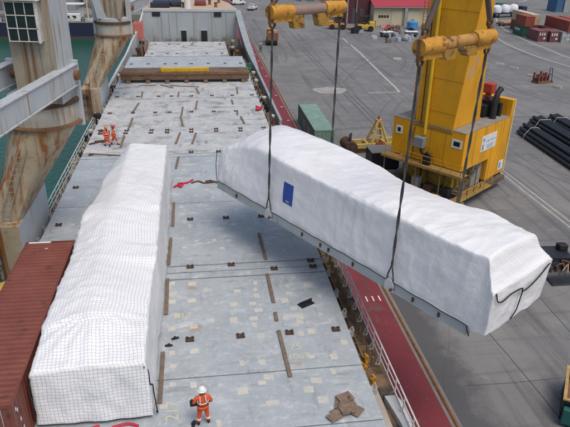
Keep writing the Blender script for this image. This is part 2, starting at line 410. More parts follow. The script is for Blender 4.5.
polyline_mark('road_marking', [(36.3, 150), (35.5, 129), (34.1, 108.8), (33.5, 98.3), (33.1, 94.2)], .4, line_w)
polyline_mark('road_marking', [(33.3, 94.1), (27.8, 93.8)], .3, line_w, .010)
polyline_mark('road_marking', [(27.95, 94.2), (28.0, 97.3)], .25, line_f, .014)
polyline_mark('road_marking', [(33.62, 62), (33.55, 52), (33.6, 20)], .16, line_w)
polyline_mark('road_marking', [(32.95, 62), (32.85, 52), (32.95, 20)], .16, line_w)
outer = smooth_pts([(77.5, 100), (75.6, 113.5), (74.6, 122), (74.6, 131.8), (76.6, 145.9), (80.4, 158), (87, 173), (98, 193.7), (113.7, 217), (131, 238.6), (160, 270)])
inner = smooth_pts([(83, 105), (81.1, 121.9), (82, 131.6), (83.3, 145.8), (86.6, 162.8), (92.2, 179.2), (101.8, 199), (121, 227), (150, 258)])
polyline_mark('road_marking', outer, .4, line_w)
polyline_mark('road_marking', inner, .4, line_w)
polyline_mark('road_marking', [(50, 140), (60, 133), (66, 128), (68.5, 120)], .3, line_f)
for x in (23.3, 24.1): polyline_mark('tyre_track', [(x, 140), (x+.05, 110), (x+.1, 92), (x+.3, 76)], .16, M('tyre_dark', (.075, .075, .075), (.10, .10, .10), 2, .7), .008)
polyline_mark('paving_joint', [(38, 78.2), (54.2, 78.3), (80, 78.6)], .18, M('tyre_dark', (.07, .07, .07)), .008)
polyline_mark('paving_joint', [(18.2, 31), (18.5, 27.3), (18.7, 24), (18.9, 18)], .07, M('tyre_dark', (.07, .07, .07)), .007)
polyline_mark('paving_joint', [(14.6, 25.0), (17.7, 24.9), (22, 25.0), (40, 25.2)], .05, M('tyre_dark', (.07, .07, .07)), .010)
polyline_mark('paving_joint', [(24.5, 46), (24.0, 34), (23.6, 22)], .07, M('tyre_dark', (.07, .07, .07)), .007)
random.seed(17)
td = M('tyre_mark', (.10, .10, .10), (.14, .138, .135), 1.6, .75, fine=((.155, .153, .15), 3, .45, .6))
for k in range(22):
    x0, y0 = random.uniform(15, 58), random.uniform(28, 150); a = random.gauss(math.pi/2, .35); cv = random.gauss(0, .018); pts = []
    for j in range(14):
        pts.append((x0, y0)); x0 += 2.2*math.cos(a); y0 += 2.2*math.sin(a); a += cv*2.2
    for off in (0, 2.0): polyline_mark('tyre_track', [(px+off, py) for px, py in pts], random.uniform(.18, .32), td, .004+.0004*k+(.0002 if off else 0))
b = MB(); pts = []
for k in range(26):
    a = 2*math.pi*k/26; r_ = 1 + .25*noise.noise(Vector((math.cos(a)*1.7, math.sin(a)*1.7, 3)))
    pts.append((21.6 + 2.9*r_*math.cos(a), 96 + 2.1*r_*math.sin(a), 0))
b.prism(pts, (0, 0, Q+.003), (0, 0, Q+.009)); tag(b.build('worn_concrete_patch', M('patch_concrete', (.42, .39, .35), (.24, .23, .21), .9, .8)), kind='structure')

# ================================================================== THE SHIP
ship = thing('cargo_ship', 'general cargo ship with grey hatches moored along the quay', 'ship', (-1.7, 50, WZ))
# hull shell: plan outline, tapering to the bow
side = [(-11.4, -40), (-11.4, 95), (-10.6, 108), (-8.8, 122), (-5.8, 134), (-1.7, 142), (2.4, 134), (5.4, 122), (7.2, 108), (8.3, 97), (8.35, -40)]
b = MB(); b.prism([(x, y, 0) for x, y in side[:2] + [(-11.0, 100), (-8.7, 109.5), (5.2, 109.5), (7.6, 102)] + side[-2:]], (0, 0, WZ-1), (0, 0, DK-.004))
b.build('hull', hull_k, ship, True)
b = MB(); b.box(-11.3, 8.25, -30, 108, DK-.02, DK+.012); b.build('main_deck', rust_deck, ship, True)
b = MB(); b.box(-9.95, 6.5, 4, 92.6, DK, -.62); b.box(-7.9, 4.5, 93, 106.3, DK, -.62); b.build('coaming', rust_dk, ship, True)
b = MB()
fo = [(-8.9, 108.0), (6.9, 108.0), (7.3, 112), (6.2, 122), (3.4, 133), (-1.7, 141), (-6.0, 133), (-9.0, 121), (-9.6, 112)]
b.prism([(x, y, 0) for x, y in fo], (0, 0, DK), (0, 0, 4.9)); fc = b.build('forecastle', bulk_grey, ship, True)
b = MB(); b.prism([(x*.97-.05, 108.3+(y-108)*.97, 0) for x, y in fo], (0, 0, 4.9), (0, 0, 4.915)); b.build('forecastle_deck', beige, ship, True)
# bulkhead fittings
b = MB(); b.box(-8.9, 6.9, 107.9, 108.15, 4.85, 5.2); b.build('bulkhead_cap', grey_st, ship, True)
for x0, x1, z0, z1 in ((-7.5, -6.15, 4.05, 4.75), (3.05, 4.3, 4.0, 4.75)):
    b = MB(); b.box(x0, x1, 107.9, 107.99, z0, z1); o = b.build('vent_opening', dark, ship, True)
for x0, x1 in ((-2.75, -1.8), (.7, 1.8)):
    b = MB(); b.box(x0, x1, 107.88, 107.985, -.6, 1.62); d = b.build('doorway', dark, ship, True)
    b = MB()
    b.box(x0-.1, x0-.004, 107.83, 107.985, -.6, 1.72); b.box(x1+.004, x1+.1, 107.83, 107.985, -.6, 1.72); b.box(x0-.1, x1+.1, 107.83, 107.985, 1.722, 1.82)
    b.build('door_frame', grey_st, d, True)
for x in (-5.9, -4.6, -3.3, -.4, 2.7, 5.2):
    b = MB(); b.box(x-.06, x+.06, 107.86, 107.99, -1.4, 4.85); b.build('stiffener', bulk_grey, ship, True)
for x, h, wd in ((-5.4, .8, .9), (-3.6, .7, .5), (-1.2, .75, .8), (-.2, .6, .5), (2.9, .7, .7), (4.4, .8, 1.1), (-7.3, 1.0, .6)):
    b = MB(); b.box(x, x+wd, 107.0, 107.8, -.6, h*.6+.1); b.box(x+.1, x+wd*.5, 107.1, 107.6, h*.6+.1, h); b.build('deck_locker', M('locker_grey', (.12, .13, .13), (.3, .32, .32), .8, .6), ship, True, bevel=.03)
b = MB(); b.box(-8.1, 4.7, 106.5, 107.8, DK, -.5); b.build('forward_platform', rust_dk, ship, True)
# starboard bulwark sweeping down from the forecastle
top = [(6.7, 109, 5.05), (7.1, 103.5, 3.0), (7.45, 99, 1.4), (7.75, 95.5, .35), (8.0, 91, -.1), (8.2, 84, -.35), (8.25, 60, -.4)]
b = MB(); vs = []; fs = []
for i, (x, y, z) in enumerate(smooth_pts(top, 5)): vs += [(x+min(1.0, .3+max(0, y-84)*.06), y, z), (x, y, z), (8.0 if y > 90 else x, y, DK), (8.3, y, DK-.3)]
n_ = len(vs)//4
for i in range(n_-1):
    a, c = 4*i, 4*i+4
    fs += [(a, a+1, c+1, c), (a+1, a+2, c+2, c+1), (a+3, a, c, c+3), (a+2, a+3, c+3, c+2)]
fs += [(0, 3, 2, 1), (4*n_-4, 4*n_-3, 4*n_-2, 4*n_-1)]
b.add(vs, fs); b.build('bulwark', M('bulwark_grey', (.24, .27, .28), (.32, .35, .36), .5, .55), ship, True, smooth=True)
top = [(-8.8, 109, 5.05), (-9.4, 103.5, 3.0), (-10.2, 99, 1.4), (-10.8, 95.5, .1), (-11.1, 88, -.3), (-11.2, 73, -.5)]
b = MB(); vs = []; fs = []
for i, (x, y, z) in enumerate(smooth_pts(top, 5)): vs += [(x-.3, y, z), (x, y, z), (x, y, DK), (-11.35, y, DK-.3)]
fs = []
for i in range(len(vs)//4-1):
    a, c = 4*i, 4*i+4
    fs += [(a, a+1, c+1, c), (a+1, a+2, c+2, c+1), (a+3, a, c, c+3), (a+2, a+3, c+3, c+2)]
b.add(vs, fs); b.build('bulwark', grey_st, ship, True, smooth=True)
# foremast foot and covered windlass on the forecastle
b = MB(); b.tube([(-1.45, 112, 4.9), (-1.45, 112, 12)], [.62, .4], 16); b.build('foremast', wht, ship, True, smooth=True)
for x0, x1, y0, y1, z1 in ((-8.0, -4.6, 112.5, 118, 6.3), (-4.5, -2.6, 114, 119, 6.0), (-.2, 1.9, 116, 120, 6.0)):
    b = MB(); b.box(x0, x1, y0, y1, 4.9, z1*.93); b.prism([(x0, y0, 0), (x1, y0, 0), (x1-.3, (y0+y1)/2, 0), (x0+.3, (y0+y1)/2, 0)], (0, .3, z1*.93), (0, .6, z1))
    b.build('windlass_cover', navy if x1 < -2 else M('windlass_red', (.20, .05, .05), (.12, .04, .05), 1), ship, True, bevel=.15)
for x, y in ((2.6, 118), (3.6, 114), (-2.2, 113.5), (4.4, 121)):
    b = MB(); b.lathe([(.35, 0), (.3, .1), (.22, .5), (.34, .8), (.3, .9)], 14, (x, y, 4.9)); b.build('bollard', rust, ship, True, smooth=True)
# railings
def railing(x, y0, y1, step, zt, name='railing', mat=rail_white, z0=DK, hgt=1.05, wob=0):
    b = MB()
    for k in range(3): b.tube([(x, y0, z0+hgt*(k+1)/3), (x, (y0+y1)/2, z0+hgt*(k+1)/3), (x, y1, z0+hgt*(k+1)/3)], .03 if k < 2 else .038, 6)
    rl = b.build(name, mat, ship, True)
    pm = MB(); pm.tube([(0, 0, 0), (0, 0, hgt)], .035, 6); pm.bar((0, 0, .0), (.22 if x < 0 else -.22, 0, .0), .06, .06); pm.bar((.22 if x < 0 else -.22, 0, 0), (0, 0, hgt*.55), .035)
    me = pm.mesh('railing_post', mat)
    y = y0
    while y <= y1+.01:
        o = inst('railing_post', me, rl, Vector((x, y, z0)) - ship.location); y += step
    return rl
railing(8.12, 9.0, 31.6, 1.17, 0, z0=DK+.02, hgt=1.15)
railing(8.12, 33.4, 58, 1.28, 0, z0=DK+.02, hgt=1.15)
railing(-11.05, 40.2, 63.5, 1.28, 0, z0=DK+.02, hgt=1.15)
railing(-11.05, 72.5, 92, 1.3, 0, z0=DK+.02, hgt=1.15)
# near starboard plate with the curved inboard edge
arc = [(7.52, 20.3), (7.60, 19.4), (7.72, 18.6), (7.83, 17.8), (7.86, 16.8), (7.80, 15.5), (7.7, 8)]
b = MB(); b.prism([(x, y, 0) for x, y in arc] + [(8.3, 8, 0), (8.3, 19.0, 0), (8.02, 19.8, 0)], (0, 0, DK), (0, 0, -1.08)); b.build('bulwark_plate', grey_st, ship, True, bevel=.03)
b = MB(); b.box(6.95, 7.42, 8, 20.2, DK+.012, DK+.35); b.build('deck_ledge', M('ledge_beige', (.42, .38, .32), (.33, .30, .26), 1, .7), ship, True, bevel=.03)
b = MB(); b.box(7.42, 8.1, 19.4, 20.8, DK+.012, DK+.42); b.build('deck_step', rust_deck, ship, True, bevel=.03)
# clutter along both side decks
cm = []
b = MB(); b.box(-.12, .12, -.16, .16, 0, .22); b.tube([(-.02, -.16, .22), (.1, -.16, .38), (.1, .16, .38), (-.02, .16, .22)], .04, 6); cm.append(b.mesh('hatch_cleat', M('cleat_grey', (.45, .45, .42), (.3, .27, .22), 4, .6)))
b = MB(); b.box(-.09, .09, -.12, .12, 0, .62); b.tube([(0, -.12, .6), (0, -.18, .8), (0, .1, .8)], .045, 6); cm.append(b.mesh('hatch_cleat', yellow_old))
y = 19.2; k = 0
while y < 92:
    for x in (6.98, -10.4):
        if x > 0 or y > 29:
            inst('hatch_cleat', cm[1 if (k % 7 == 1 and x > 0) else 0], ship, Vector((x, y, -.62 if k % 7 != 1 or x < 0 else DK)) - ship.location, 0 if x > 0 else math.pi)
    y += 1.9 + .35*math.sin(k*2.1); k += 1
for x, y, mt in ((7.0, 20.9, 1), (7.25, 20.1, 1), (7.3, 21.6, 1)):
    o = inst('hatch_cleat', cm[mt], ship, Vector((x, y, DK+.1)) - ship.location, .4)
random.seed(3)
pipe_m = M('deck_pipe', (.30, .19, .10), (.18, .12, .08), 2, .7)
for x, z, r_ in ((7.15, DK+.16, .07), (7.4, DK+.12, .05)):
    b = MB(); b.tube([(x, 21.5, z), (x, 50, z), (x, 92, z)], r_, 8); b.build('deck_pipe', pipe_m, ship, True)
for x, z, r_ in ((-10.5, DK+.16, .07),):
    b = MB(); b.tube([(x, 39, z), (x, 92, z)], r_, 8); b.build('deck_pipe', pipe_m, ship, True)
frm = M('frame_brown', (.20, .14, .085), (.13, .085, .05), 3, .75)
fm = MB(); fm.box(-.5, .5, -.05, .05, 0, .1); fm.box(.2, .32, -.05, .05, .1, .6); fmm = fm.mesh('deck_stiffener', frm)
for k in range(46): inst('deck_stiffener', fmm, ship, Vector((7.45, 21.8+k*.82+random.uniform(-.15, .15), DK+.01)) - ship.location, random.uniform(-.06, .06))
lump = []
for mt in (rust_dk, M('locker_pale', (.5, .47, .4), (.34, .32, .28), 2, .6), black_st, frm):
    b = MB(); b.box(-.3, .3, -.4, .4, 0, .55); b.box(-.18, .1, -.2, .2, .55, .8); lump.append(b.mesh('deck_locker', mt))
for k in range(60):
    s = random.random() < .5
    y = random.uniform(44, 91) if s else random.uniform(31, 91)
    x = random.uniform(-10.95, -10.45) if s else random.uniform(7.2, 7.85)
    inst('deck_locker', random.choice(lump), ship, Vector((x, y, DK+.01)) - ship.location, random.uniform(-.4, .4)).scale = (random.uniform(.4, .9),)*2 + (random.uniform(.5, 1.3),)
b = MB()
vm = MB(); vm.lathe([(.16, 0), (.16, .7), (.3, .75), (.3, .95), (.1, 1.05)], 12); vmm = vm.mesh('vent_head', M('vent_pale', (.52, .5, .45), (.4, .38, .33), 3, .6), True)
for x, y in ((7.6, 79), (7.7, 84), (7.7, 70), (-10.7, 58), (-10.7, 66), (-10.6, 77), (-10.8, 83), (7.7, 62)): inst('vent_head', vmm, ship, Vector((x, y, DK)) - ship.location)
for x, y, h, mt in ((-10.6, 61.8, 1.5, black), (-10.6, 75.6, 1.2, rust_dk), (5.4, 96.5, 2.0, black_st), (5.6, 100, 1.7, grey_st), (6.1, 103.5, 2.2, bulk_grey), (6.3, 98.6, 1.4, rust), (-9.3, 97.5, 2, rust_dk), (-9.0, 101.5, 2.4, black_st), (-9.4, 104.8, 1.8, rust), (-9.6, 94.6, 1.4, rust_dk)):
    b = MB(); b.lathe([(.38, 0), (.38, h*.25), (.25, h*.3), (.25, h*.75), (.42, h*.8), (.42, h)], 12, (x, y, DK)); b.build('mooring_winch', mt, ship, True, smooth=True)
for x, y in ((5.3, 98), (6.2, 101.5), (5.0, 104), (-8.8, 99.5), (-9.5, 103), (-8.6, 95.4)):
    b = MB(); b.bar((x, y, DK), (x, y, 1.6), .14); b.bar((x+.8, y, DK), (x+.8, y, 1.4), .14); b.bar((x, y, 1.3), (x+.8, y, 1.3), .1); b.build('deck_frame', random.choice([pipe_m, grey_st, rust]), ship, True)
b = MB(); b.lathe([(.3, 0), (.32, .1), (.28, .5), (.32, .9), (.28, .95)], 14, (7.35, 86.6, DK)); b.box(7.1, 7.7, 87, 87.5, DK, .1); b.build('green_drum', green_m, ship, True)
# red and white net panel on the port bow
b = MB()
for i in range(8):
    for j in range(6): b.box(-10.3+i*.2, -10.3+i*.2+.13, 101.96, 102.02, 1.3+j*.42+(i % 2)*.2, 1.3+j*.42+(i % 2)*.2+.24)
b.box(-10.4, -8.6, 102.03, 102.08, 1.15, 4.0); b.bar((-10.35, 102.05, DK), (-10.35, 102.05, 4.1), .1); b.bar((-8.65, 102.05, DK), (-8.65, 102.05, 4.1), .1)
b.build('hazard_net', chk, ship, True)

# ---- hatch covers
X0, X1 = -10.15, 6.75
XS = [-9.41, -7.06, -4.72, -3.24, -.96, 1.43, 3.82, 6.12]
sk = MB(); sk.box(-.2, .2, -.17, .17, .0, .035)
for i in (-1, 1):
    for j in (-1, 1): sk.box(i*.13-.06, i*.13+.06, j*.10-.05, j*.10+.05, .035, .10)
sk_me = sk.mesh('lashing_socket', socket_m)
def hatch(label, panels, rows, mat, x0=X0, x1=X1, xs=XS, z=0):
    h = thing('hatch_cover', label, 'hatch cover', ((x0+x1)/2, panels[0][0], -.6), 0, 'steel hatch covers along the ship')
    for a, c in panels:
        b = MB(); b.box(x0, x1, a, c, -.6, z); b.build('panel', mat, h, True, bevel=.025)
    for r_ in rows:
        for x in xs:
            if random.random() < .93: inst('lashing_socket', sk_me, h, Vector((x+random.uniform(-.03, .03), r_, z)) - h.location, random.uniform(-.05, .05))
    return h
random.seed(11)
h0 = hatch('grey hatch cover with patches of cream primer under the plywood pile', [(17.05, 20.31), (20.39, 28.42), (28.56, 29.15)], [23.0, 29.05], steel_lid)
h1 = hatch('grey hatch cover beneath the lifted cargo between two double seams', [(29.25, 29.87), (30.02, 38.73), (38.82, 48.30), (48.45, 49.06)], [29.75, 36.0, 42.25], steel_lid)
h2 = hatch('weathered hatch cover on which two orange workers walk', [(49.18, 49.84), (49.97, 58.96), (59.06, 68.12)], [49.4, 55.2, 56.0, 62.2], steel_lid2)
h3 = hatch('pale hatch cover carrying the brown rusty pontoon and yellow beam', [(68.36, 75.0), (75.05, 84.5)], [69.0], steel_lid2)
h4 = hatch('light blue grey hatch cover just beyond the brown pontoon', [(84.85, 92.7)], [87.1], steel_lid, z=.12)
h5 = hatch('narrow pale hatch cover in front of the grey bulkhead', [(93.3, 99.5), (99.55, 106.2)], [95, 103.5], steel_lid2, -8.1, 4.75, [-7, -4.7, -3.2, -1, 1.4, 3.8], z=.1)
hn = hatch('grey hatch cover in the foreground beside the brown container', [(6, 16.98)], [16.6], steel_lid)
# cream primer patches
pp = [(-.84, 27.95), (0, 27.22), (1.57, 26.96), (2.61, 27.68), (2.55, 27.01), (2.57, 26.39), (-.87, 26.32), (1.31, 25.72), (2.28, 25.7), (2.53, 25.07), (-1.58, 25.06), (1.22, 24.39), (2.22, 24.36), (2.2, 23.86), (4.3, 27.17), (4.32, 26.44), (3.98, 25.78), (4.36, 25.04), (4.52, 24.24), (4.46, 23.84), (5.38, 27.12), (4.78, 28.01), (-1.9, 26.31), (-1.87, 27.06), (-1.99, 28.08), (-1.82, 23.98), (-.76, 24.04),
      (2.42, 22.93), (4.37, 22.9), (-1.74, 22.11), (-1.66, 21.19), (-1.65, 20.0), (-.74, 22.13), (-.77, 19.88), (1.38, 21.04), (2.29, 21.02), (1.28, 19.27), (2.14, 19.66), (2.46, 20.0), (.21, 17.54), (2.38, 18.43), (-1.97, 18.73), (.07, 24.45), (5.61, 24.35), (4.9, 23.0), (4.56, 21.13), (5.58, 21.01), (4.49, 19.54), (4.55, 18.35), (5.33, 20.02), (3.83, 24.24), (6.3, 22.0), (4.05, 19.03), (5.9, 26.0)]
def patches(h, pts, sz, z=0):
    b = MB()
    for pi_, (x, y) in enumerate(pts):
        dz = .00022*(pi_ % 60)
        a, c = sz*random.choice((.55, .7, .8, .9, 1.0, 1.15))*random.uniform(.9, 1.1)/2, sz*random.uniform(.6, 1.1)/2
        b.box(x-a, x+a, y-c, y+c, z-.002, z+.002+dz, rz=random.uniform(-.13, .13))
    o = b.build('paint_patches', patch_m, h, True); tag(o, kind='stuff'); return o
patches(h0, pp, .40)
patches(h1, [(2.09, 31.21), (.97, 31.84), (1.41, 32.78), (.53, 32.92), (4.68, 31.14), (-1.32, 32.16), (-.59, 32.9), (3.74, 32.25), (4.2, 34.0), (-1.5, 36.9), (-1.0, 35.1), (-1.6, 38.1), (.3, 37.5), (1.9, 35.0), (0.2, 41), (-1.5, 45.3), (1.2, 46.5), (-.4, 44.2), (3, 47.1), (-8.6, 36.0), (-8.2, 40.5), (-9, 45.5)], .36)
patches(h2, [(random.uniform(-9.8, 6.3), random.uniform(50.2, 67.9)) for _ in range(50)], .5)
patches(h3, [(random.uniform(-9.8, 6.3), random.uniform(68.6, 74.5)) for _ in range(22)], .55)
def flat(h, s, size, x, y, rz=0, m=yel_txt):
    return text('stencil_text', s, size, m, h, Matrix.Translation(Vector((x, y, .007)) - h.location) @ Matrix.Rotation(rz, 4, 'Z'))
flat(h0, '217', .75, -1.6, 18.45, R(90)); flat(h0, '75', .62, 3.95, 21.9, 0); flat(h0, '100T', .5, 4.0, 21.2, 0); flat(h0, '217', .6, -1.3, 25.0, 0);

# ---- dunnage timbers on the covers
def plank(x0, y0, x1, y1, wd=.18, z=0.0, ht=.09):
    L = math.hypot(x1-x0, y1-y0); o = thing  # noqa
    b = MB(); b.box(-wd/2, wd/2, -L/2, L/2, 0, ht)
    o = b.build('dunnage_timber', wood, None, bevel=.012); o.location = ((x0+x1)/2, (y0+y1)/2, z); o.rotation_euler.z = math.atan2(-(x1-x0), (y1-y0))
    return tag(o, 'weathered brown dunnage timber lying lengthwise on the grey hatch covers', 'timber', 'dunnage timbers on the hatch covers')
PL = [(-2.12, 38.79, -2.1, 35.04), (-2.16, 33.41, -2.18, 30.05), (-2.18, 28.54, -2.13, 25.13), (3.38, 33.45, 3.46, 30.1), (3.36, 28.45, 3.37, 25.58), (3.35, 24.7, 3.33, 23.97), (-2.15, 22.17, -2.14, 18.9), (3.32, 23.18, 3.4, 19.85),
      (-1.87, 64.13, -1.97, 60.72), (-2.04, 60.53, -1.77, 57.13), (-.3, 66.56, -.49, 63.12), (3.62, 66.93, 3.65, 65.02), (3.95, 62.0, 3.82, 60.6), (4.16, 59.97, 4.34, 57.57), (-1.99, 55.0, -2.32, 51.71), (-.49, 54.77, -.86, 51.59),
      (-6.73, 66.06, -7.05, 62.5), (-6.88, 60.24, -6.95, 56.3), (-7.14, 54.48, -7.11, 51.23), (-6.71, 71.3, -6.62, 68.6), (-2.45, 70.7, -2.49, 68.6), (4.61, 72.95, 4.47, 69.5), (-.36, 72.6, -.07, 69.9), (-2.0, 48.2, -2.15, 45.5)]
for p in PL:
    o = plank(*p); yy = p[1]
    if p[0] < -1.9 and yy < 49: k = ('weathered timber lying along the foot of the standing wrapped cargo', 'timbers along the foot of the standing cargo')
    elif yy < 35: k = ('weathered timber in the row leading over the double seam towards the plywood', 'timbers in the row beside the plywood')
    elif yy < 68: k = ('weathered timber on the hatch cover where the two workers walk', 'timbers on the hatch with the two workers')
    else: k = ('short weathered timber on the hatch cover before the brown pontoon', 'timbers before the brown pontoon')
    o['label'], o['group'] = k
for p in ((-9.46, 49.6, -6.91, 49.0), (-3.59, 74.14, -.04, 73.3), (-4.74, 74.6, -3.18, 73.0), (-7.4, 74.4, -5.4, 74.5)):
    o = plank(*p, wd=.16); o['label'] = 'thin dunnage batten lying crosswise on the pale hatch covers'; o['group'] = 'battens lying crosswise on the hatch covers'

# ---- loose things on the covers
pw = thing('plywood_stack', 'untidy pile of brown plywood offcuts on the near hatch cover', 'plywood', (5.35, 17.75, 0))
for k, (dx, dy, a, sx, sy) in enumerate(((-.25, -.15, .5, .75, .5), (.2, .1, .15, .6, .7), (-.1, .3, -.3, .5, .75), (.35, -.2, .8, .55, .6), (-.45, -.4, .55, .8, .45), (.1, .5, .35, .65, .5), (.05, 0, 1.1, .6, .6), (.0, -.2, .2, .55, .55))):
    b = MB(); b.box(dx-sx/2, dx+sx/2, dy-sy/2, dy+sy/2, .004+k*.024, .026+k*.024, rz=a); b.build('board', ply if k % 3 else wood, pw)
b = MB(); b.prism([(-.42, -.1, 0), (-.42, .1, 0), (-.42, .1, .025), (-.42, -.075, .025), (-.42, -.075, .2), (-.42, -.1, .2)], (0, 0, 0), (.84, 0, 0)); b.box(-.42, .42, -.35, -.1, .0, .02)
o = b.build('steel_angle', black_st); o.location = (4.98, 25.45, 0); o.rotation_euler.z = .5; tag(o, 'black steel angle piece lying loose on the grey hatch cover', 'steel angle')
for x, y, a in ((-1.63, 23.16, .3), (-1.91, 22.65, 0), (-.77, 17.62, 1.4)):
    b = MB(); b.box(-.17, .17, -.06, .06, 0, .05); b.box(-.05, .05, -.09, .09, .05, .09)
    o = b.build('turnbuckle', black); o.location = (x, y, 0); o.rotation_euler.z = a
    tag(o, 'small black lashing fitting lying on the near hatch cover', 'fitting', 'black lashing fittings on the hatch cover')
b = MB(); b.tube(smooth_pts([(-2.2, 41.6, .05), (-1.9, 41.9, .07), (-1.7, 41.5, .05), (-1.5, 42.2, .06), (-1.1, 42.5, .05), (-.8, 42.95, .05)], 6), .075, 6); b.tube(smooth_pts([(-2.1, 41.9, .05), (-1.6, 41.8, .09), (-1.9, 42.3, .05), (-1.2, 42.3, .05)], 6), .07, 6)
tag(b.build('red_lashing', red_m, smooth=True), 'crumpled red lashing strap beside the wrapped cargo on deck', 'strap')
b = MB(); b.tube(smooth_pts([(-.9, 42.3, .04), (-.4, 42.6, .05), (.1, 42.2, .04), (.6, 42.5, .05), (1.1, 42.2, .04)], 6), .07, 6); b.box(.2, .7, 42.2, 42.6, .0, .12, rz=.3)
tag(b.build('brown_chain', rust_dk), 'dark rusty chain trailing across the hatch cover', 'chain')
b = MB(); b.tube(smooth_pts([(6.0, 62.2, .1), (6.5, 62.4, .25), (6.4, 62.9, .1), (6.1, 62.7, .3), (6.3, 62.3, .12), (6.6, 62.8, .2)], 6), .16, 7)
tag(b.build('red_hose', red_m, smooth=True), 'bundle of red hose on the starboard edge of the far hatch', 'hose')
for x, y, a, l_ in ((-9.3, 52.6, .6, 1.6), (-9.0, 53.0, .2, 1.2), (-9.5, 56.0, 1.5, .9)):
    b = MB(); b.bar((-l_/2, 0, .06), (l_/2, 0, .06), .12, .12); b.bar((l_/4, -.3, .06), (l_/4, .3, .05), .1, .1)
    o = b.build('lashing_rod', rust_dk); o.location = (x, y, 0); o.rotation_euler.z = a; tag(o, 'dark lashing rod lying near the port edge of the hatch', 'rod', 'lashing rods on the port edge')

# ---- rusty pontoon and yellow beam
po = thing('rusty_pontoon', 'long brown rusty pontoon laid across the hatch covers', 'pontoon', (-1.6, 77.2, 0))
b = MB(); b.box(-8.1, 8.0, -1.35, 1.5, .35, 1.3); b.build('body', M('pontoon_brown', (.115, .07, .045), (.20, .135, .085), .45, .75, bump=.2, streak=((.07, .042, .028), .9, .9, .5, .68)), po, bevel=.06)
b = MB(); b.box(-8.12, 8.02, -1.42, -1.354, 1.02, 1.3); b.build('lip', rust, po)
for k in range(7):
    b = MB(); b.box(-7.4+k*2.4, -6.9+k*2.4, -1.7, 1.4, .002, .345); b.build('bearer', wood, po)
b = MB(); b.box(-2.9, 2.9, -.28, .28, 0, .42); b.box(-3.0, -2.7, -.36, .36, -.0, .5); b.box(2.7, 3.0, -.36, .36, -.0, .5)
for k in range(9): b.box(-2.4+k*.6, -2.3+k*.6, -.31, .31, .02, .44)
o = b.build('lifting_beam', M('beam_yellow', (.66, .42, .02), (.55, .34, .02), 2, .5, spots=(RUST, 3, .6, .7)), bevel=.02); o.location = (-1.7, 76.6, 1.302); tag(o, 'bright yellow lifting beam resting on the brown pontoon', 'beam')

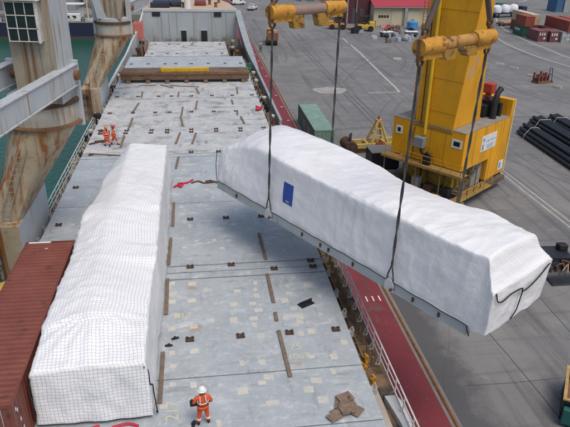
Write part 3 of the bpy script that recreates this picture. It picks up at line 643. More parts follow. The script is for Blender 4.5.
# ================================================================== SHIP CRANES
def ship_crane(label, cy_, rot, with_cab, arms=14, cx_=-8.8, ox=0.0, oxa=0.0, hw=1.2, hd=1.6):
    c = thing('deck_crane', label, 'crane', (cx_, cy_, DK))
    RP = 1.92
    # pedestal: flat box on the ship's side flaring into a round head
    n = 64; vs = []; fs = []
    prof = [(-1.4, 0), (2.0, 0), (3.3, .25), (4.6, .50), (5.9, .75), (7.1, .97), (7.3, 1), (8.5, 1)]
    for z, t in prof[:2] + [(2.02, .004)] + prof[2:]:
        for k in range(n):
            a = 2*math.pi*k/n; ca, sa = math.cos(a), math.sin(a)
            m_ = 1/max(abs(ca)/1.0, abs(sa)/(3.4 if t == 0 else 2.7), 1e-6); rx, ry = -11.6 - cx_ + ca*min(m_, 3.6), sa*min(m_, 3.6)
            rx = max(-12.6-cx_, min(-10.6-cx_, rx))
            vs.append((rx*(1-t) + RP*ca*t, ry*(1-t) + RP*sa*t, z-DK))
    for i in range(len(prof)):
        for k in range(n): fs.append((i*n+k, i*n+(k+1) % n, (i+1)*n+(k+1) % n, (i+1)*n+k))
    fs.append(tuple(range(len(prof)*n, (len(prof)+1)*n)))
    b = MB(); b.add(vs, fs); ped = b.build('pedestal', tan, c, smooth=True)
    b = MB(); b.box(-10.6-cx_+.005, -10.6-cx_+.035, -3.3, 3.3, .5, 3.38); b.build('base_plate', grey_st, ped)
    b = MB(); b.lathe([(RP, 0), (RP+.2, .02), (RP+.2, .13), (RP, .16)], 48, (0, 0, 7.15-DK)); b.build('flange', rust, ped, smooth=True)
    b = MB(); b.lathe([(RP, 0), (RP+.15, .02), (RP+.15, .22), (RP, .26)], 48, (0, 0, 8.4-DK)); b.build('slew_ring', rust_dk, ped, smooth=True)
    b = MB(); b.lathe([(RP+.02, 0), (RP+.02, 1.0)], 48, (0, 0, 7.34-DK)); b.build('painted_band', M('band_grey', (.46, .45, .40), (.38, .34, .27), .8, .6, streak=((.26, .15, .07), 2.2, .2, .52, .7)), ped, smooth=True)
    # ladder up the pedestal with hoops
    b = MB()
    for s_ in (-.22, .22): b.tube([(-2.6+s_, -2.9, .2), (-2.2+s_, -2.75, 4.2), (-.9+s_, -2.2, 7.6)], .035, 6)
    for k in range(22):
        t = k/22*7.2+.3; x = -2.6 + .4*min(t, 4.2)/4.2 + (1.3*(t-4.2)/3.4 if t > 4.2 else 0); yy = -2.9 + .15*min(t, 4.2)/4.2 + (.55*(t-4.2)/3.4 if t > 4.2 else 0)
        b.tube([(x-.22, yy, t), (x+.22, yy, t)], .022, 5)
    b.build('ladder', M('ladder_grey', (.34, .32, .27), (.25, .2, .14), 3, .7), ped)
    b = MB()
    for k in range(5):
        z = 1.0+k*.75; b.bar((-3.9, -3.6, z), (-2.7, -3.6, z), .05); b.bar((-3.9, -4.4, z), (-3.9, -3.6, z), .05); b.bar((-2.7, -4.4, z), (-2.7, -3.6, z), .05)
    for x, y in ((-3.9, -3.6), (-2.7, -3.6), (-3.9, -4.4), (-2.7, -4.4)): b.bar((x, y, 0), (x, y, 4.2), .07)
    b.box(-3.95, -2.65, -4.45, -3.55, 3.0, 3.06); b.build('access_platform', rust_dk, ped)
    # slewing house
    z0 = 8.66-DK
    hs = bpy.data.objects.new('crane_house', None)
    bpy.data.objects.remove(hs)
    m_ = Matrix.Rotation(rot, 4, 'Z')
    def rb(b): b.v = [m_ @ v for v in b.v]; return b
    b = MB(); b.prism([(ox-hw, -1.55, 0), (ox+hw, -1.55, 0), (ox+hw, hd, 0), (ox-hw, hd, 0)], (0, 0, z0), (0, 0, z0+12)); house = rb(b).build('crane_house', tan2, c)
    b = MB(); b.box(ox+hw, ox+hw+.035, -1.56, hd, z0, z0+12); rb(b).build('side_panel', white_st, house)
    b = MB(); b.lathe([(1.86, 0), (1.86, .35), (1.5, .45)], 40, (0, 0, 8.62-DK-.0)); rb(b).build('turntable', white_st, house, smooth=True)
    if with_cab:
        wx0, wx1, wz0, wz1 = ox-.95, ox+.72, 12.05-DK, 14.1-DK
        b = MB(); b.box(wx0, wx1, -1.95, -1.555, wz0, wz1); cab = rb(b).build('operator_cab', M('cab_frame', (.5, .5, .47), (.36, .33, .28), 2, .6), house)
        dx, dz = (wx1-.14-wx0)/3, (wz1-wz0-.1)/3
        for i in range(3):
            for j in range(3):
                b = MB(); b.box(wx0+.05+i*dx, wx0+.0+(i+1)*dx, -1.975, -1.952, wz0+.06+j*dz, wz0+.01+(j+1)*dz); rb(b).build('window_pane', glass, cab)
        b = MB()
        for i in range(4): b.box(wx0+i*dx, wx0+i*dx+.05, -2.0, -1.978, wz0, wz1)
        for j in range(4): b.box(wx0, wx1-.1, -2.026, -2.002, wz0+.01+j*dz, wz0+.055+j*dz)
        b.box(wx1-.09, wx1+.03, -2.05, -1.955, wz0-.05, wz1+.05); rb(b).build('window_grille', rail_white, cab)
        b = MB(); b.prism([(wx0-.15, 0, wz1+.02), (wx1+.15, 0, wz1+.02), (wx1, 0, wz1+.2), (wx0, 0, wz1+.2)], (0, -2.2, 0), (0, -1.555, 0)); rb(b).build('sun_hood', rail_white, cab)
    else:
        for s_ in (-1, 1):
            b = MB(); b.prism([(s_*1.25, 1.62, z0+.3), (s_*1.75, 1.62, z0+3.4), (s_*1.3, 1.62, z0+3.4), (s_*.2, 1.62, z0+.3)], (0, 0, 0), (0, .06, 0)); rb(b).build('gusset', white_st if s_ > 0 else tan2, house)
    # twin luffing arms straddling the house
    for s_ in (-1, 1):
        b = MB(); x = s_*1.8+oxa
        b.box(x-.22, x+.22, -arms, .35, 9.4-DK, 10.45-DK); b.box(x-.3, x+.3, -arms-.1, .45, 10.452-DK, 10.53-DK); b.box(x-.3, x+.3, -arms-.1, .4, 9.32-DK, 9.398-DK); arm = rb(b).build('boom_arm', white_st, c, bevel=.02)
        b = MB(); b.box(x-.26, x+.26, .352, .62, 6.9-DK, 10.7-DK); rb(b).build('arm_bracket', white_st, arm, bevel=.02)
        b = MB(); b.tube([(x-.45, 0, 9.95-DK), (x+.45, 0, 9.95-DK)], .28, 16); rb(b).build('pivot_pin', rust, arm)
        for k in range(5):
            b = MB(); b.box(x-.24, x+.24, -1.8-k*2.3, -1.74-k*2.3, 9.41-DK, 10.44-DK); rb(b).build('arm_rib', white_st, arm)
    b = MB(); b.tube([(oxa-1.9, -arms+.5, 9.9-DK), (oxa+1.9, -arms+.5, 9.9-DK)], .25, 12); rb(b).build('cross_tie', white_st, c)
    return c
ship_crane('rust streaked deck crane with barred cab window and white twin arms', 35.3, R(-9.8), True, 15, -9.05, .62, .1, 1.2, .75)
ship_crane('rust streaked deck crane whose round head stands beside the rusty pontoon', 68.0, R(172), False, 9)

# ================================================================== WRAPPED CARGO
def fbm(x, y, z): return noise.fractal(Vector((x, y, z)), 1.0, 2.0, 4)
def wrap_mesh(name, L, sect, seed, ns=150, nh=22, nw=34, drape=.05, mat=None, rnd=1, fan=None, ridge=None):
    """film drawn over a load. sect(t) -> (xl0, xl1, xr1, xr0, hl, hc, hr, zb): bottom/top left x, top/bottom right x, heights, hem."""
    rows = []; uvs = []; tt_ = []
    for i in range(ns+1):
        f_ = i/ns; t = L*(f_ - .10*math.sin(2*math.pi*f_)/(2*math.pi)*3)
        xl0, xl1, xr1, xr0, hl, hc, hr, zb, ysh = sect(t)
        pts = []
        for k in range(nh+1):
            f = k/nh; pts.append((xl0+(xl1-xl0)*f**1.4, zb+(hl-zb)*f, 'l'))
        for k in range(1, nw):
            f = k/nw; x = xl1+(xr1-xl1)*f
            if ridge:
                rp_ = ridge(t); z = hl+(hc-hl)*(f/rp_)**.85 if f < rp_ else hc+(hr-hc)*((f-rp_)/(1-rp_))**1.6
            else: z = (hl*(1-f)+hr*f) + (hc-(hl+hr)/2)*(1-abs(2*f-1)**2.2)
            pts.append((x, z, 't'))
        for k in range(nh+1):
            f = 1-k/nh; pts.append((xr0+(xr1-xr0)*f**1.4, zb+(hr-zb)*f, 'r'))
        # round the shoulders a little
        P = [Vector((x, t, z)) for x, z, _ in pts]
        for _ in range(rnd):
            P = [P[0]] + [(P[k-1]+P[k]*2+P[k+1])/4 for k in range(1, len(P)-1)] + [P[-1]]
        row = []; uv = []; acc = 0
        for k, p in enumerate(P):
            if k: acc += (P[k]-P[k-1]).length
            sidez = pts[k][2]
            big = fbm(p.x*.45+seed, p.y*.33, p.z*.5)*drape*1.5
            # tension creases: sharp ridges down the sides and across the roof, in patches
            pat_ = max(0, noise.noise(Vector((p.x*.35, p.y*.22, seed*5)))+.35)
            if sidez == 't': q_ = Vector((p.x*.55+seed*3, p.y*1.5+.35*p.x, 2))
            else: q_ = Vector((seed, p.y*1.5+.25*p.z, p.z*.35))
            fold = ((1-abs(noise.noise(q_)))**7*.075 + (1-abs(noise.noise(q_*2.1+Vector((7, 3, 1)))))**6*.05)*pat_ + fbm(q_.x, q_.y*1.3, q_.z)*drape*.45
            d = big+fold
            if fan and sidez == 't':
                fx, fy, fl, fa = fan; dx_, dy_ = p.x-fx, fy-p.y; rr = math.hypot(dx_, dy_)
                if dy_ > 0 and rr < fl*1.6: d += fa*math.sin(math.atan2(dx_, dy_)*20+2*noise.noise(Vector((p.x, p.y, 1))))*min(1, rr/.8)*max(0, 1-(rr/(fl*1.6))**2)*min(1, dy_*1.5)
            if sidez == 'l': q = p + Vector((-d, 0, 0))
            elif sidez == 'r': q = p + Vector((d, 0, 0))
            else: q = p + Vector((0, 0, d))
            fh = max(0, min(1, (p.z-zb)/2.5)); q.y += ysh*(1 if False else 0)
            row.append(q); uv.append((acc, 0))
        if rows: vacc += (P[nh+nw//2]-prevc).length
        else: vacc = 0
        prevc = P[nh+nw//2].copy()
        rows.append(row); uvs.append([(a_, vacc) for a_, _ in uv]); tt_.append(t)
    m = len(rows[0]); V = [p for r_ in rows for p in r_]; UV = [u for r_ in uvs for u in r_]
    F = []
    for i in range(ns):
        for k in range(m-1): F.append((i*m+k, i*m+k+1, (i+1)*m+k+1, (i+1)*m+k))
    for e, sg in ((0, -1), (ns, 1)):
        row = rows[e]; base = e*m; grid = []
        for k in range(nh+1):           # k from bottom to top
            li, ri = k, m-1-k; A, B_ = row[li], row[ri]; line = [base+li]
            for j in range(1, nw):
                if k == nh: line.append(base+nh+j); continue
                f = j/nw; p = A.lerp(B_, f)
                # follow the curved roof line towards the top
                zt = row[nh+j].z; zl = row[nh].z*(1-f)+row[m-1-nh].z*f; p.z += (zt-zl)*(k/nh)**3
                edge = min(1, 4*f*(1-f)*1.5)*min(1, (1-k/nh)*5)
                p.y += sg*(fbm(p.x*1.1+seed, 5, p.z*.8)*drape*1.3 + .06)*edge
                V.append(p); UV.append((p.x, p.z)); line.append(len(V)-1)
            line.append(base+ri); grid.append(line)
        for k in range(nh):
            for j in range(nw): F.append((grid[k][j], grid[k][j+1], grid[k+1][j+1], grid[k+1][j]))
    me = bpy.data.meshes.new(name); me.from_pydata([tuple(v) for v in V], [], F)
    ul = me.uv_layers.new(name='UVMap')
    nside = ns*(m-1)
    for pl in me.polygons:
        for li in pl.loop_indices:
            vi = me.loops[li].vertex_index
            if pl.index >= nside: ul.data[li].uv = (V[vi].x, V[vi].z)
            else:
                kk = pl.index % (m-1); ul.data[li].uv = UV[vi] if nh <= kk < nh+nw else (UV[vi][0], tt_[vi//m])
    bm = bmesh.new(); bm.from_mesh(me); bmesh.ops.recalc_face_normals(bm, faces=bm.faces); bm.to_mesh(me); bm.free()
    me.polygons.foreach_set('use_smooth', [True]*len(me.polygons)); me.materials.append(mat or wrap_m)
    return me
def lerp_tab(tab, t):
    for (a, va), (b_, vb) in zip(tab, tab[1:]):
        if t <= b_:
            f = max(0, (t-a)/(b_-a)); f = f*f*(3-2*f)*.5+f*.5; return va+(vb-va)*f
    return tab[-1][1]

# --- cargo standing on deck
def sectA(t):
    hl = lerp_tab([(0, 2.42), (.12, 2.48), (2.2, 2.62), (2.45, 2.78), (8.4, 2.72), (8.9, 2.55), (12.2, 2.55), (12.7, 2.80), (14.2, 2.70), (15, 2.5), (19, 2.35), (22, 2.05), (25.0, 1.7), (25.4, 1.5)], t)
    hr = lerp_tab([(0, 2.6), (.15, 2.66), (1.9, 2.9), (3.0, 2.84), (6.9, 2.72), (7.5, 2.98), (8.6, 2.96), (9.2, 2.70), (13, 2.74), (13.5, 2.88), (16, 2.75), (24.8, 2.75), (25.4, 2.5)], t)
    hc = lerp_tab([(0, 2.56), (.15, 2.64), (2.2, 3.12), (2.7, 3.22), (4.5, 3.26), (9, 3.16), (14, 3.14), (20, 3.02), (25.0, 2.88), (25.4, 2.6)], t)
    xl1 = lerp_tab([(0, -2.12), (8, -2.1), (12, -2.25), (13.5, -2.2), (16, -2.05), (19, -2.0), (22, -1.85), (25.4, -1.6)], t)
    xl0 = lerp_tab([(0, -2.16), (8, -2.16), (12.5, -2.3), (18, -2.35), (22, -2.2), (25.4, -1.75)], t)
    xr1 = lerp_tab([(0, 2.06), (6.9, 2.06), (7.5, 2.16), (8.6, 2.14), (9.2, 2.0), (25.4, 1.92)], t)
    xr0 = lerp_tab([(0, 2.17), (8, 2.22), (25.4, 2.14)], t)
    return xl0, xl1, xr1, xr0, hl, hc, hr, 0.0, 0
def ridgeA(t): return lerp_tab([(0, .5), (2.5, .45), (6, .38), (12, .36), (19, .34), (25.4, .26)], t)
ca = thing('wrapped_cargo', 'long cargo in white netted wrap standing on the ship hatches', 'wrapped cargo', (-4.53, 18.12, 0))
o = bpy.data.objects.new('wrapping', wrap_mesh('wrapping', 25.4, sectA, 4.2, ns=210, nw=44, fan=(-.2, 2.9, 2.6, .03), ridge=ridgeA)); COL.objects.link(o); o.parent = ca; o.location = (0, 0, .2)
b = MB(); b.box(-2.05, 2.05, .12, 25.2, .06, .3); b.build('skid_frame', frame_m, ca)
for k in range(8):
    b = MB(); b.box(-2.1, 2.1, 1.0+k*3.3, 1.25+k*3.3, .002, .058); b.build('bearer', wood, ca)
b = MB(); b.tube(smooth_pts([(2.02, -.02, 2.6), (2.13, .25, 2.2), (2.17, .1, 1.7), (2.2, .6, 1.2), (2.24, .5, .8), (2.36, .1, .25), (2.3, .3, .12)], 6), .028, 6)
b.build('rope', rope_m, ca, smooth=True)
b = MB(); b.tube(smooth_pts([(-2.1, -.06, 2.5), (-2.2, -.05, 1.9), (-2.16, -.08, 1.2), (-2.2, -.06, .5)], 5), .025, 6); b.build('rope', rope_m, ca, smooth=True)
b = MB(); b.tube(smooth_pts([(-5.4, 17.85, .04), (-4.8, 17.8, .06), (-4.4, 17.95, .04)], 5), .06, 6); b.tube(smooth_pts([(-3.9, 17.8, .04), (-3.3, 17.9, .06), (-2.9, 17.75, .04)], 5), .06, 6)
tag(b.build('red_sling', red_m, smooth=True), 'red lifting sling lying at the foot of the wrapped cargo', 'sling')

# --- cargo hanging from the crane
LC = Vector((11.15, 18.27, 2.8)); LE = Vector((.9, 34.03, 3.6)); LL = (LE-LC).length
uy = (LE-LC).normalized(); ux = Vector((uy.y, -uy.x, 0)).normalized(); uz = ux.cross(uy)
LM = Matrix((ux, uy, uz)).transposed().to_4x4(); LM.translation = LC
def sectB(t):
    e = LL
    hl = lerp_tab([(0, 2.0), (.14, 2.14), (.42, 2.62), (.64, 3.20), (.72, 3.30), (5, 3.22), (9.2, 3.12), (13.6, 3.15), (15.5, 3.0), (16.6, 2.75), (18.2, 2.3), (e, 2.0)], t)
    hr = lerp_tab([(0, 1.92), (.2, 2.05), (.5, 2.40), (.72, 2.85), (.82, 2.95), (1.9, 3.0), (2.9, 3.1), (5.1, 2.75), (8.2, 2.7), (10, 3.05), (12, 3.2), (16, 3.2), (17.4, 3.1), (18.2, 2.6), (e, 2.0)], t)
    hc = max(hl, hr) + lerp_tab([(0, 0), (.8, .03), (2, .06), (10, .08), (14, .15), (16.5, .25), (17.6, .1), (e, 0)], t)
    xl1 = lerp_tab([(0, -.12), (.14, -.12), (.4, .04), (.7, .16), (1.6, .02), (5, .08), (13, .12), (15.6, .5), (17, .6), (e, .3)], t)
    xl0 = lerp_tab([(0, 0), (e, 0)], t)
    xr1 = lerp_tab([(0, 4.72), (.2, 4.66), (.5, 4.38), (.8, 4.2), (2.2, 4.25), (3.2, 4.34), (e, 4.3)], t)
    xr0 = 4.5
    zb = lerp_tab([(0, -.02), (.7, -.2), (.85, .0), (e, .02)], t)
    return xl0, xl1, xr1, xr0, hl, hc, hr, zb, 0
cb = thing('wrapped_cargo', 'long cargo in white netted wrap hanging in slings over the quay edge', 'wrapped cargo')
cb.matrix_basis = LM
o = bpy.data.objects.new('wrapping', wrap_mesh('wrapping', LL, sectB, 9.7, ns=190, nw=44, nh=26, mat=wrap_m2)); COL.objects.link(o); o.parent = cb; film = o.data
fr = MB()
for x in (-.06, 4.36): fr.box(x, x+.2, .78, LL-.02, -.44, -.02)
fr.box(-.1, .24, .77, LL, -.02, .02); fr.box(-.1, .24, .77, LL, -.49, -.44)
frame = fr.build('skid_frame', frame_m, cb, bevel=.01)
for k in range(9):
    b = MB(); b.box(.15, 4.35, 1.0+k*2.15, 1.2+k*2.15, -.42, -.06); b.build('cross_beam', frame_m, frame)
b = MB(); b.box(.14, 4.36, .9, LL-.2, -.055, .15); b.build('floor_plate', frame_m, frame)
for y in (4.95, 13.75):
    for x, sg in ((-.14, -1), (4.62, 1)):
        b = MB(); b.lathe([(.24, -.05), (.24, .05)], 18); b.v = [Matrix.Rotation(R(90), 4, 'Y') @ v + Vector((x, y, -.08)) for v in b.v]; b.box(x-.045, x+.045, y-.26, y+.26, -.46, -.1); b.build('lifting_lug', M('lug_pale', (.56, .58, .57), (.48, .5, .5), 2, .5), frame)
        b = MB(); b.tube([(x-.16, y-.2, -.3), (x+.16, y-.2, -.3)], .07, 8); b.build('bolt', rust_dk, frame)
for y in (2.2, 3.6, 7.3, 9.0, 9.6, 11.0, 16.8):
    b = MB(); b.box(-.11, -.062, y-.05, y+.05, -.36, -.16); b.box(-.13, -.108, y-.02, y+.02, -.3, -.2); b.build('bolt', rust_dk, frame)
b = MB(); b.tube([(-.12, .8+i*(LL-.85)/40, .035+.02*math.sin(i*1.7)) for i in range(41)], .022, 5)
b.tube(smooth_pts([(-.12, .8, .03), (-.1, .76, -.2), (-.12, .62, -.4)], 4), .03, 5)
b.tube(smooth_pts([(0.0, -.04, 2.05), (.15, -.1, 1.65), (.5, -.14, 1.55), (1.1, -.16, 1.68), (1.9, -.18, 1.62), (2.05, -.17, 1.4), (2.6, -.18, 1.42), (3.4, -.15, 1.6), (4.0, -.1, 1.78), (4.56, .0, 1.75)], 6), .03, 6)
b.tube(smooth_pts([(2.05, -.17, 1.4), (1.95, -.19, 1.0), (1.9, -.17, .5), (1.75, -.1, .05)], 6), .025, 6)
b.tube(smooth_pts([(4.6, .03, 1.75), (4.66, .1, 1.3), (4.64, .1, .8)], 4), .025, 6)
b.tube(smooth_pts([(-.06, LL, 1.9), (-.1, LL+.05, 1.0), (-.08, LL, .05)], 5), .022, 5); b.build('rope', rope_m, cb, smooth=True)
# blue label, sitting just off the film
from mathutils.bvhtree import BVHTree
bvh = BVHTree.FromPolygons([v.co for v in film.vertices], [tuple(p.vertices) for p in film.polygons])
def film_x(y, z):
    h_ = bvh.ray_cast(Vector((-2, y, z)), Vector((1, 0, 0)))
    return h_[0].x if h_[0] else -.1
b = MB(); nx, ny = 8, 10; vs = []; fs = []
for j in range(ny+1):
    for i in range(nx+1): vs.append((film_x(12.05+.78*i/nx, .9+1.2*j/ny)-.014, 12.05+.78*i/nx, .9+1.2*j/ny))
for j in range(ny):
    for i in range(nx): fs.append((j*(nx+1)+i, j*(nx+1)+i+1, (j+1)*(nx+1)+i+1, (j+1)*(nx+1)+i))
b.add(vs, fs)
lab = b.build('label_sheet', blue_m, cb)
sol = lab.modifiers.new('thick', 'SOLIDIFY'); sol.thickness = .01
b = MB(); 
for i in range(4): b.box(film_x(12.34+i*.07, 1.05)-.034, film_x(12.34+i*.07, 1.05)-.026, 12.32+i*.07, 12.36+i*.07, 1.02, 1.09)
b.build('label_print', wht, lab)

# --- slings and spreader beams (in the load's own axes)
def LW(x, y, z): return LM @ Vector((x, y, z))
for nm, y, top_y, desc in (('far', 13.75, 13.9, 'over the deck'), ('near', 4.95, 5.05, 'over the quay')):
    c0 = LW(2.1, top_y, 10.3)
    sp = thing('spreader_beam', 'rusty yellow spreader beam holding the slings %s' % ('above the blue labelled end of the cargo' if nm == 'far' else 'in front of the yellow crane tower'), 'spreader beam', c0, math.atan2(ux.y, ux.x), 'spreader beams above the cargo')
    b = MB(); b.tube([(-2.5, 0, .35), (2.6, 0, .35)], .25, 20); b.build('tube', M('beam_tube_dark', (.30, .20, .15), (.24, .17, .15), 2, .6) if nm == 'far' else M('beam_tube', (.50, .27, .06), (.34, .17, .05), 2, .6, spots=((.12, .06, .03), 3, .52, .64)), sp, smooth=True)
    for s_ in (-1, 1):
        b = MB(); b.tube([(s_*1.1, 0, .35), (s_*2.52, 0, .35)], .33, 20); b.box(s_*1.75-.62, s_*1.75+.62, -.16, .16, -.12, .12); b.build('sleeve', yellow_old, sp, smooth=True)
        b = MB(); b.prism([(s_*.75-.55, 0, .15), (s_*.75+.55, 0, .15), (s_*.75+.50, 0, -.28), (s_*.75-.1, 0, -.28)] if nm == 'near' else [(s_*.85-.42, 0, .15), (s_*.85+.42, 0, .15), (s_*.85+.5, 0, -.5), (s_*.85-.2, 0, -.5)], (0, -.2, 0), (0, .2, 0)); b.build('foot', M('foot_yellow', (.40, .23, .035), (.28, .15, .03), 1.6, .65, spots=((.11, .055, .025), 3, .52, .64)), sp, bevel=.02)
        b = MB(); b.prism([(s_*2.36, 0, -.2), (s_*2.54, 0, -.2), (s_*2.56, 0, .66), (s_*2.3, 0, .9), (s_*2.15, 0, .6)], (0, -.07, 0), (0, .07, 0)); b.build('end_plate', rust, sp)
        b = MB(); b.torus((s_*2.33, 0, -.22), .15, .055, (0, 1, 0), 18, 8); b.build('shackle', rust_dk, sp, smooth=True)
        b = MB(); b.torus((s_*2.22, 0, .95), .17, .06, (0, 1, 0), 18, 8); b.build('shackle', rust_dk, sp, smooth=True)
    # upper slings to the lifting ring
    us = thing('lifting_chain', 'dark upper sling pair above the %s spreader beam' % ('labelled end' if nm == 'far' else 'tower side'), 'sling', c0+Vector((0, 0, 1)), math.atan2(ux.y, ux.x), 'upper slings of the spreader beams')
    for s_ in (-1, 1):
        b = MB(); b.tube([(s_*2.22, 0, .0), (s_*.12, 0, 4.2)], .12, 10); b.build('sling_leg', M('upper_sling', (.07, .06, .055), (.12, .09, .07), 4, .7), us, smooth=True)
    b = MB(); b.torus((0, 0, 4.4), .3, .08, (0, 1, 0), 22, 8); b.tube([(0, 0, 4.7), (0, 0, 14)], .11, 10); b.build('lifting_ring', rust_dk, us, smooth=True)
    for s_, x in ((-1, -.13), (1, 4.63)):
        top = c0 + ux*(s_*2.33) + Vector((0, 0, -.36)); bot = LW(x, y, .1)
        sl_ = thing('wire_sling', 'grey wire sling from the %s spreader beam to the %s side of the cargo' % ('dark tubed' if nm == 'far' else 'yellow', 'labelled' if s_ < 0 else 'hidden'), 'sling', bot, 0, 'wire slings carrying the cargo')
        spl = bot + (top-bot)*.085
        b = MB(); n_ = 40; d = (top-spl); sd_ = uy
        for ph in (0, math.pi):
            b.tube([spl + d*i/n_ + (sd_*math.cos(i*.55+ph) + ux*math.sin(i*.55+ph))*.033 for i in range(n_+1)], .036, 6)
        for q in (-1, 1): b.tube([spl, bot + uy*.16*q + Vector((0, 0, .25)), bot + uy*.2*q - Vector((0, 0, .2)), bot+uy*.1*q-Vector((0, 0, .36))], .036, 6)
        b.build('wire', sling_m, sl_, True, smooth=True)

# ================================================================== CONTAINERS
def container(name, label, loc, mat, L=12.19, rz=0, group=None, detail=True, W_=2.44, H_=2.59):
    """long axis along local +Y from the doors at y=0; origin at the middle of the near end's foot"""
    c = thing(name, label, 'container', loc, rz, group)
    hw = W_/2
    for s_ in (-1, 1):
        b = MB(); n_ = int((L-.3)/.28); pts = []
        for k in range(n_):
            y = .15+k*(L-.3)/n_; st = (L-.3)/n_
            pts += [(y, 0), (y+st*.35, 0), (y+st*.5, 1), (y+st*.85, 1)]
        pts.append((L-.15, 0))
        vs = []; 
        for y, d in pts: vs += [(s_*(hw-.02-.036*d), y, .15), (s_*(hw-.02-.036*d), y, H_-.1)]
        b.add(vs, [(2*i, 2*i+2, 2*i+3, 2*i+1) for i in range(len(pts)-1)]); sp = b.build('side_panel', mat, c)
    b = MB(); n_ = int((L-.3)/.30); vs = []; pts = []
    for k in range(n_):
        y = .15+k*(L-.3)/n_; st = (L-.3)/n_; pts += [(y, 0), (y+st*.3, 0), (y+st*.5, 1), (y+st*.8, 1)]
    pts.append((L-.15, 0))
    for y, d in pts: vs += [(-hw+.07, y, H_-.03+.028*d), (hw-.07, y, H_-.03+.028*d)]
    b.add(vs, [(2*i, 2*i+2, 2*i+3, 2*i+1) for i in range(len(pts)-1)]); b.build('roof', mat, c)
    for x in (-1, 1):
        for y0, y1 in ((0, .16), (L-.16, L)):
            b = MB(); b.box(x*(hw-.08)-.08, x*(hw-.08)+.08, y0, y1, .002, H_+.003); b.build('corner_post', mat, c)
        b = MB(); b.box(x*(hw-.05)-.05, x*(hw-.05)+.048, .161, L-.161, H_-.11, H_-.012); b.box(x*(hw-.05)-.05, x*(hw-.05)+.048, .161, L-.161, .01, .16); b.build('rail', mat, c)
    b = MB(); b.box(-hw+.162, hw-.162, .01, .12, H_-.14, H_); b.box(-hw+.162, hw-.162, .01, .12, .01, .15); b.box(-hw+.1, hw-.1, .14, L-.14, .04, .14); b.box(-hw+.16, hw-.16, L-.08, L-.02, .15, H_-.01); b.build('end_frame', mat, c)
    for s_ in (-1, 1):
        b = MB(); x0, x1 = (.01, hw-.17) if s_ > 0 else (-hw+.17, -.01)
        b.box(x0, x1, .05, .09, .16, H_-.15); 
        for z in (.75, 1.35, 1.95): b.box(x0+.06, x1-.06, .035, .051, z, z+.12)
        d = b.build('door', mat, c)
        b = MB()
        for x in (x0+.25, x1-.25): b.tube([(x, .02, .12), (x, .02, H_-.12)], .022, 6)
        b.box(x0+.2, x1-.2, -.005, .02, 1.08, 1.12); b.build('lock_bar', silver if detail else mat, d)
    return c
ca1 = container('shipping_container', 'brown red corrugated shipping container beside the wrapped cargo on deck', (-8.09, 16.65, .0), cont_red)
b = MB(); b.box(-1.05, .05, 11.95, 12.1, 2.6, 2.606); b.box(-.1, .05, 11.3, 11.36, 2.602, 2.608); b.build('roof_marking', wht, ca1)
b = MB()
for i in range(5): b.box(.3+i*.1, .36+i*.1, .028, .034, 2.12, 2.24)
for i in range(4): b.box(.35+i*.12, .42+i*.12, .028, .034, 1.5, 1.6)
b.build('door_marking', wht, ca1)
b = MB()
for i, z in enumerate((2.1, 1.95, 1.4, .9)): b.box(1.222, 1.228, .2+i*.13, .3+i*.13, z, z+.15)
b.build('side_marking', wht, ca1)
cg = container('shipping_container', 'pale green shipping container standing alone on the quay', (14.55, 66.1, Q), cont_grn)
for y in (3.2, 6.6):
    b = MB(); b.box(-1.228, -1.222, y, y+1.1, .9, 1.8); b.build('patch', M('patch_pale', (.45, .5, .47), (.36, .42, .38), 2, .6), cg)
# the stack by the road
st = 'containers stacked by the road bend'
cs = [('dark green container with white lettering at the foot of the road stack', 86.4, 150.6, 0, cont_grn2, 6.06),
      ('maroon container at the foot of the stack next to the green one', 86.4, 143.0, 0, cont_mar, 6.06),
      ('dusty red container end at the foot of the road stack', 89.2, 142.2, 0, cont_mar, 6.06),
      ('grey container end at the foot of the road stack', 91.9, 141.4, 0, cont_gry, 6.06),
      ('blue container end at the foot of the road stack', 94.6, 140.6, 0, cont_blu, 6.06),
      ('orange blue container end beyond the blue one in the road stack', 97.3, 140.0, 0, cont_blu, 6.06),
      ('rust red container on top of the dark green container', 86.5, 150.4, 1, cont_red2, 6.06),
      ('long rust red container on top of the grey and blue container ends', 92.9, 141.0, 1, cont_red2, 12.19),
      ('rust red container on top at the outer edge of the road stack', 96.0, 140.3, 1, cont_red2, 12.19),
      ('beige roofed container behind the red containers of the road stack', 90.0, 153.8, 1, cont_bei, 12.19),
      ('brown container supporting the beige roofed one in the road stack', 90.0, 153.6, 0, cont_red, 12.19),
      ('grey container under the outer red one in the road stack', 94.8, 147.2, 0, cont_gry, 6.06),
      ('grey container behind the blue end in the road stack', 97.5, 147.2, 0, cont_gry, 6.06),
      ('maroon container behind the grey end in the road stack', 92.1, 147.8, 0, cont_mar, 6.06)]
cobj = []
for lb, x, y, lv, mt, L_ in cs: cobj.append(container('shipping_container', lb, (x, y, Q+lv*2.605), mt, L_, R(-3), st, False))
b = MB()
for i in range(5): b.box(-1.232, -1.226, 2.1+i*.62, 2.5+i*.62, 1.3, 1.9)
b.build('lettering', wht, cobj[0])
for j in (1, 2, 3, 7, 8):
    b = MB()
    for i in range(3): b.box(-.9+i*.6, -.6+i*.6, .026, .032, 1.5, 2.2); 
    b.box(.2, .8, .026, .032, .6, 1.1); b.build('door_marking', wht, cobj[j])
for lb, x, y, mt, lv in (('blue container in the distant stack beyond the road bend', 128, 205, cont_blu, 0), ('grey container in the distant stack beyond the road bend', 131, 205, cont_gry, 0), ('blue container topping the distant stack beyond the road', 128, 205, cont_blu, 1), ('pale container topping the distant stack beyond the road', 131, 205, cont_gry, 1), ('dark blue container at the outer end of the distant stack', 134, 206, cont_blu, 0)):
    container('shipping_container', lb, (x, y, Q+lv*2.605), mt, 6.06, 0, 'containers of the distant stack', False)

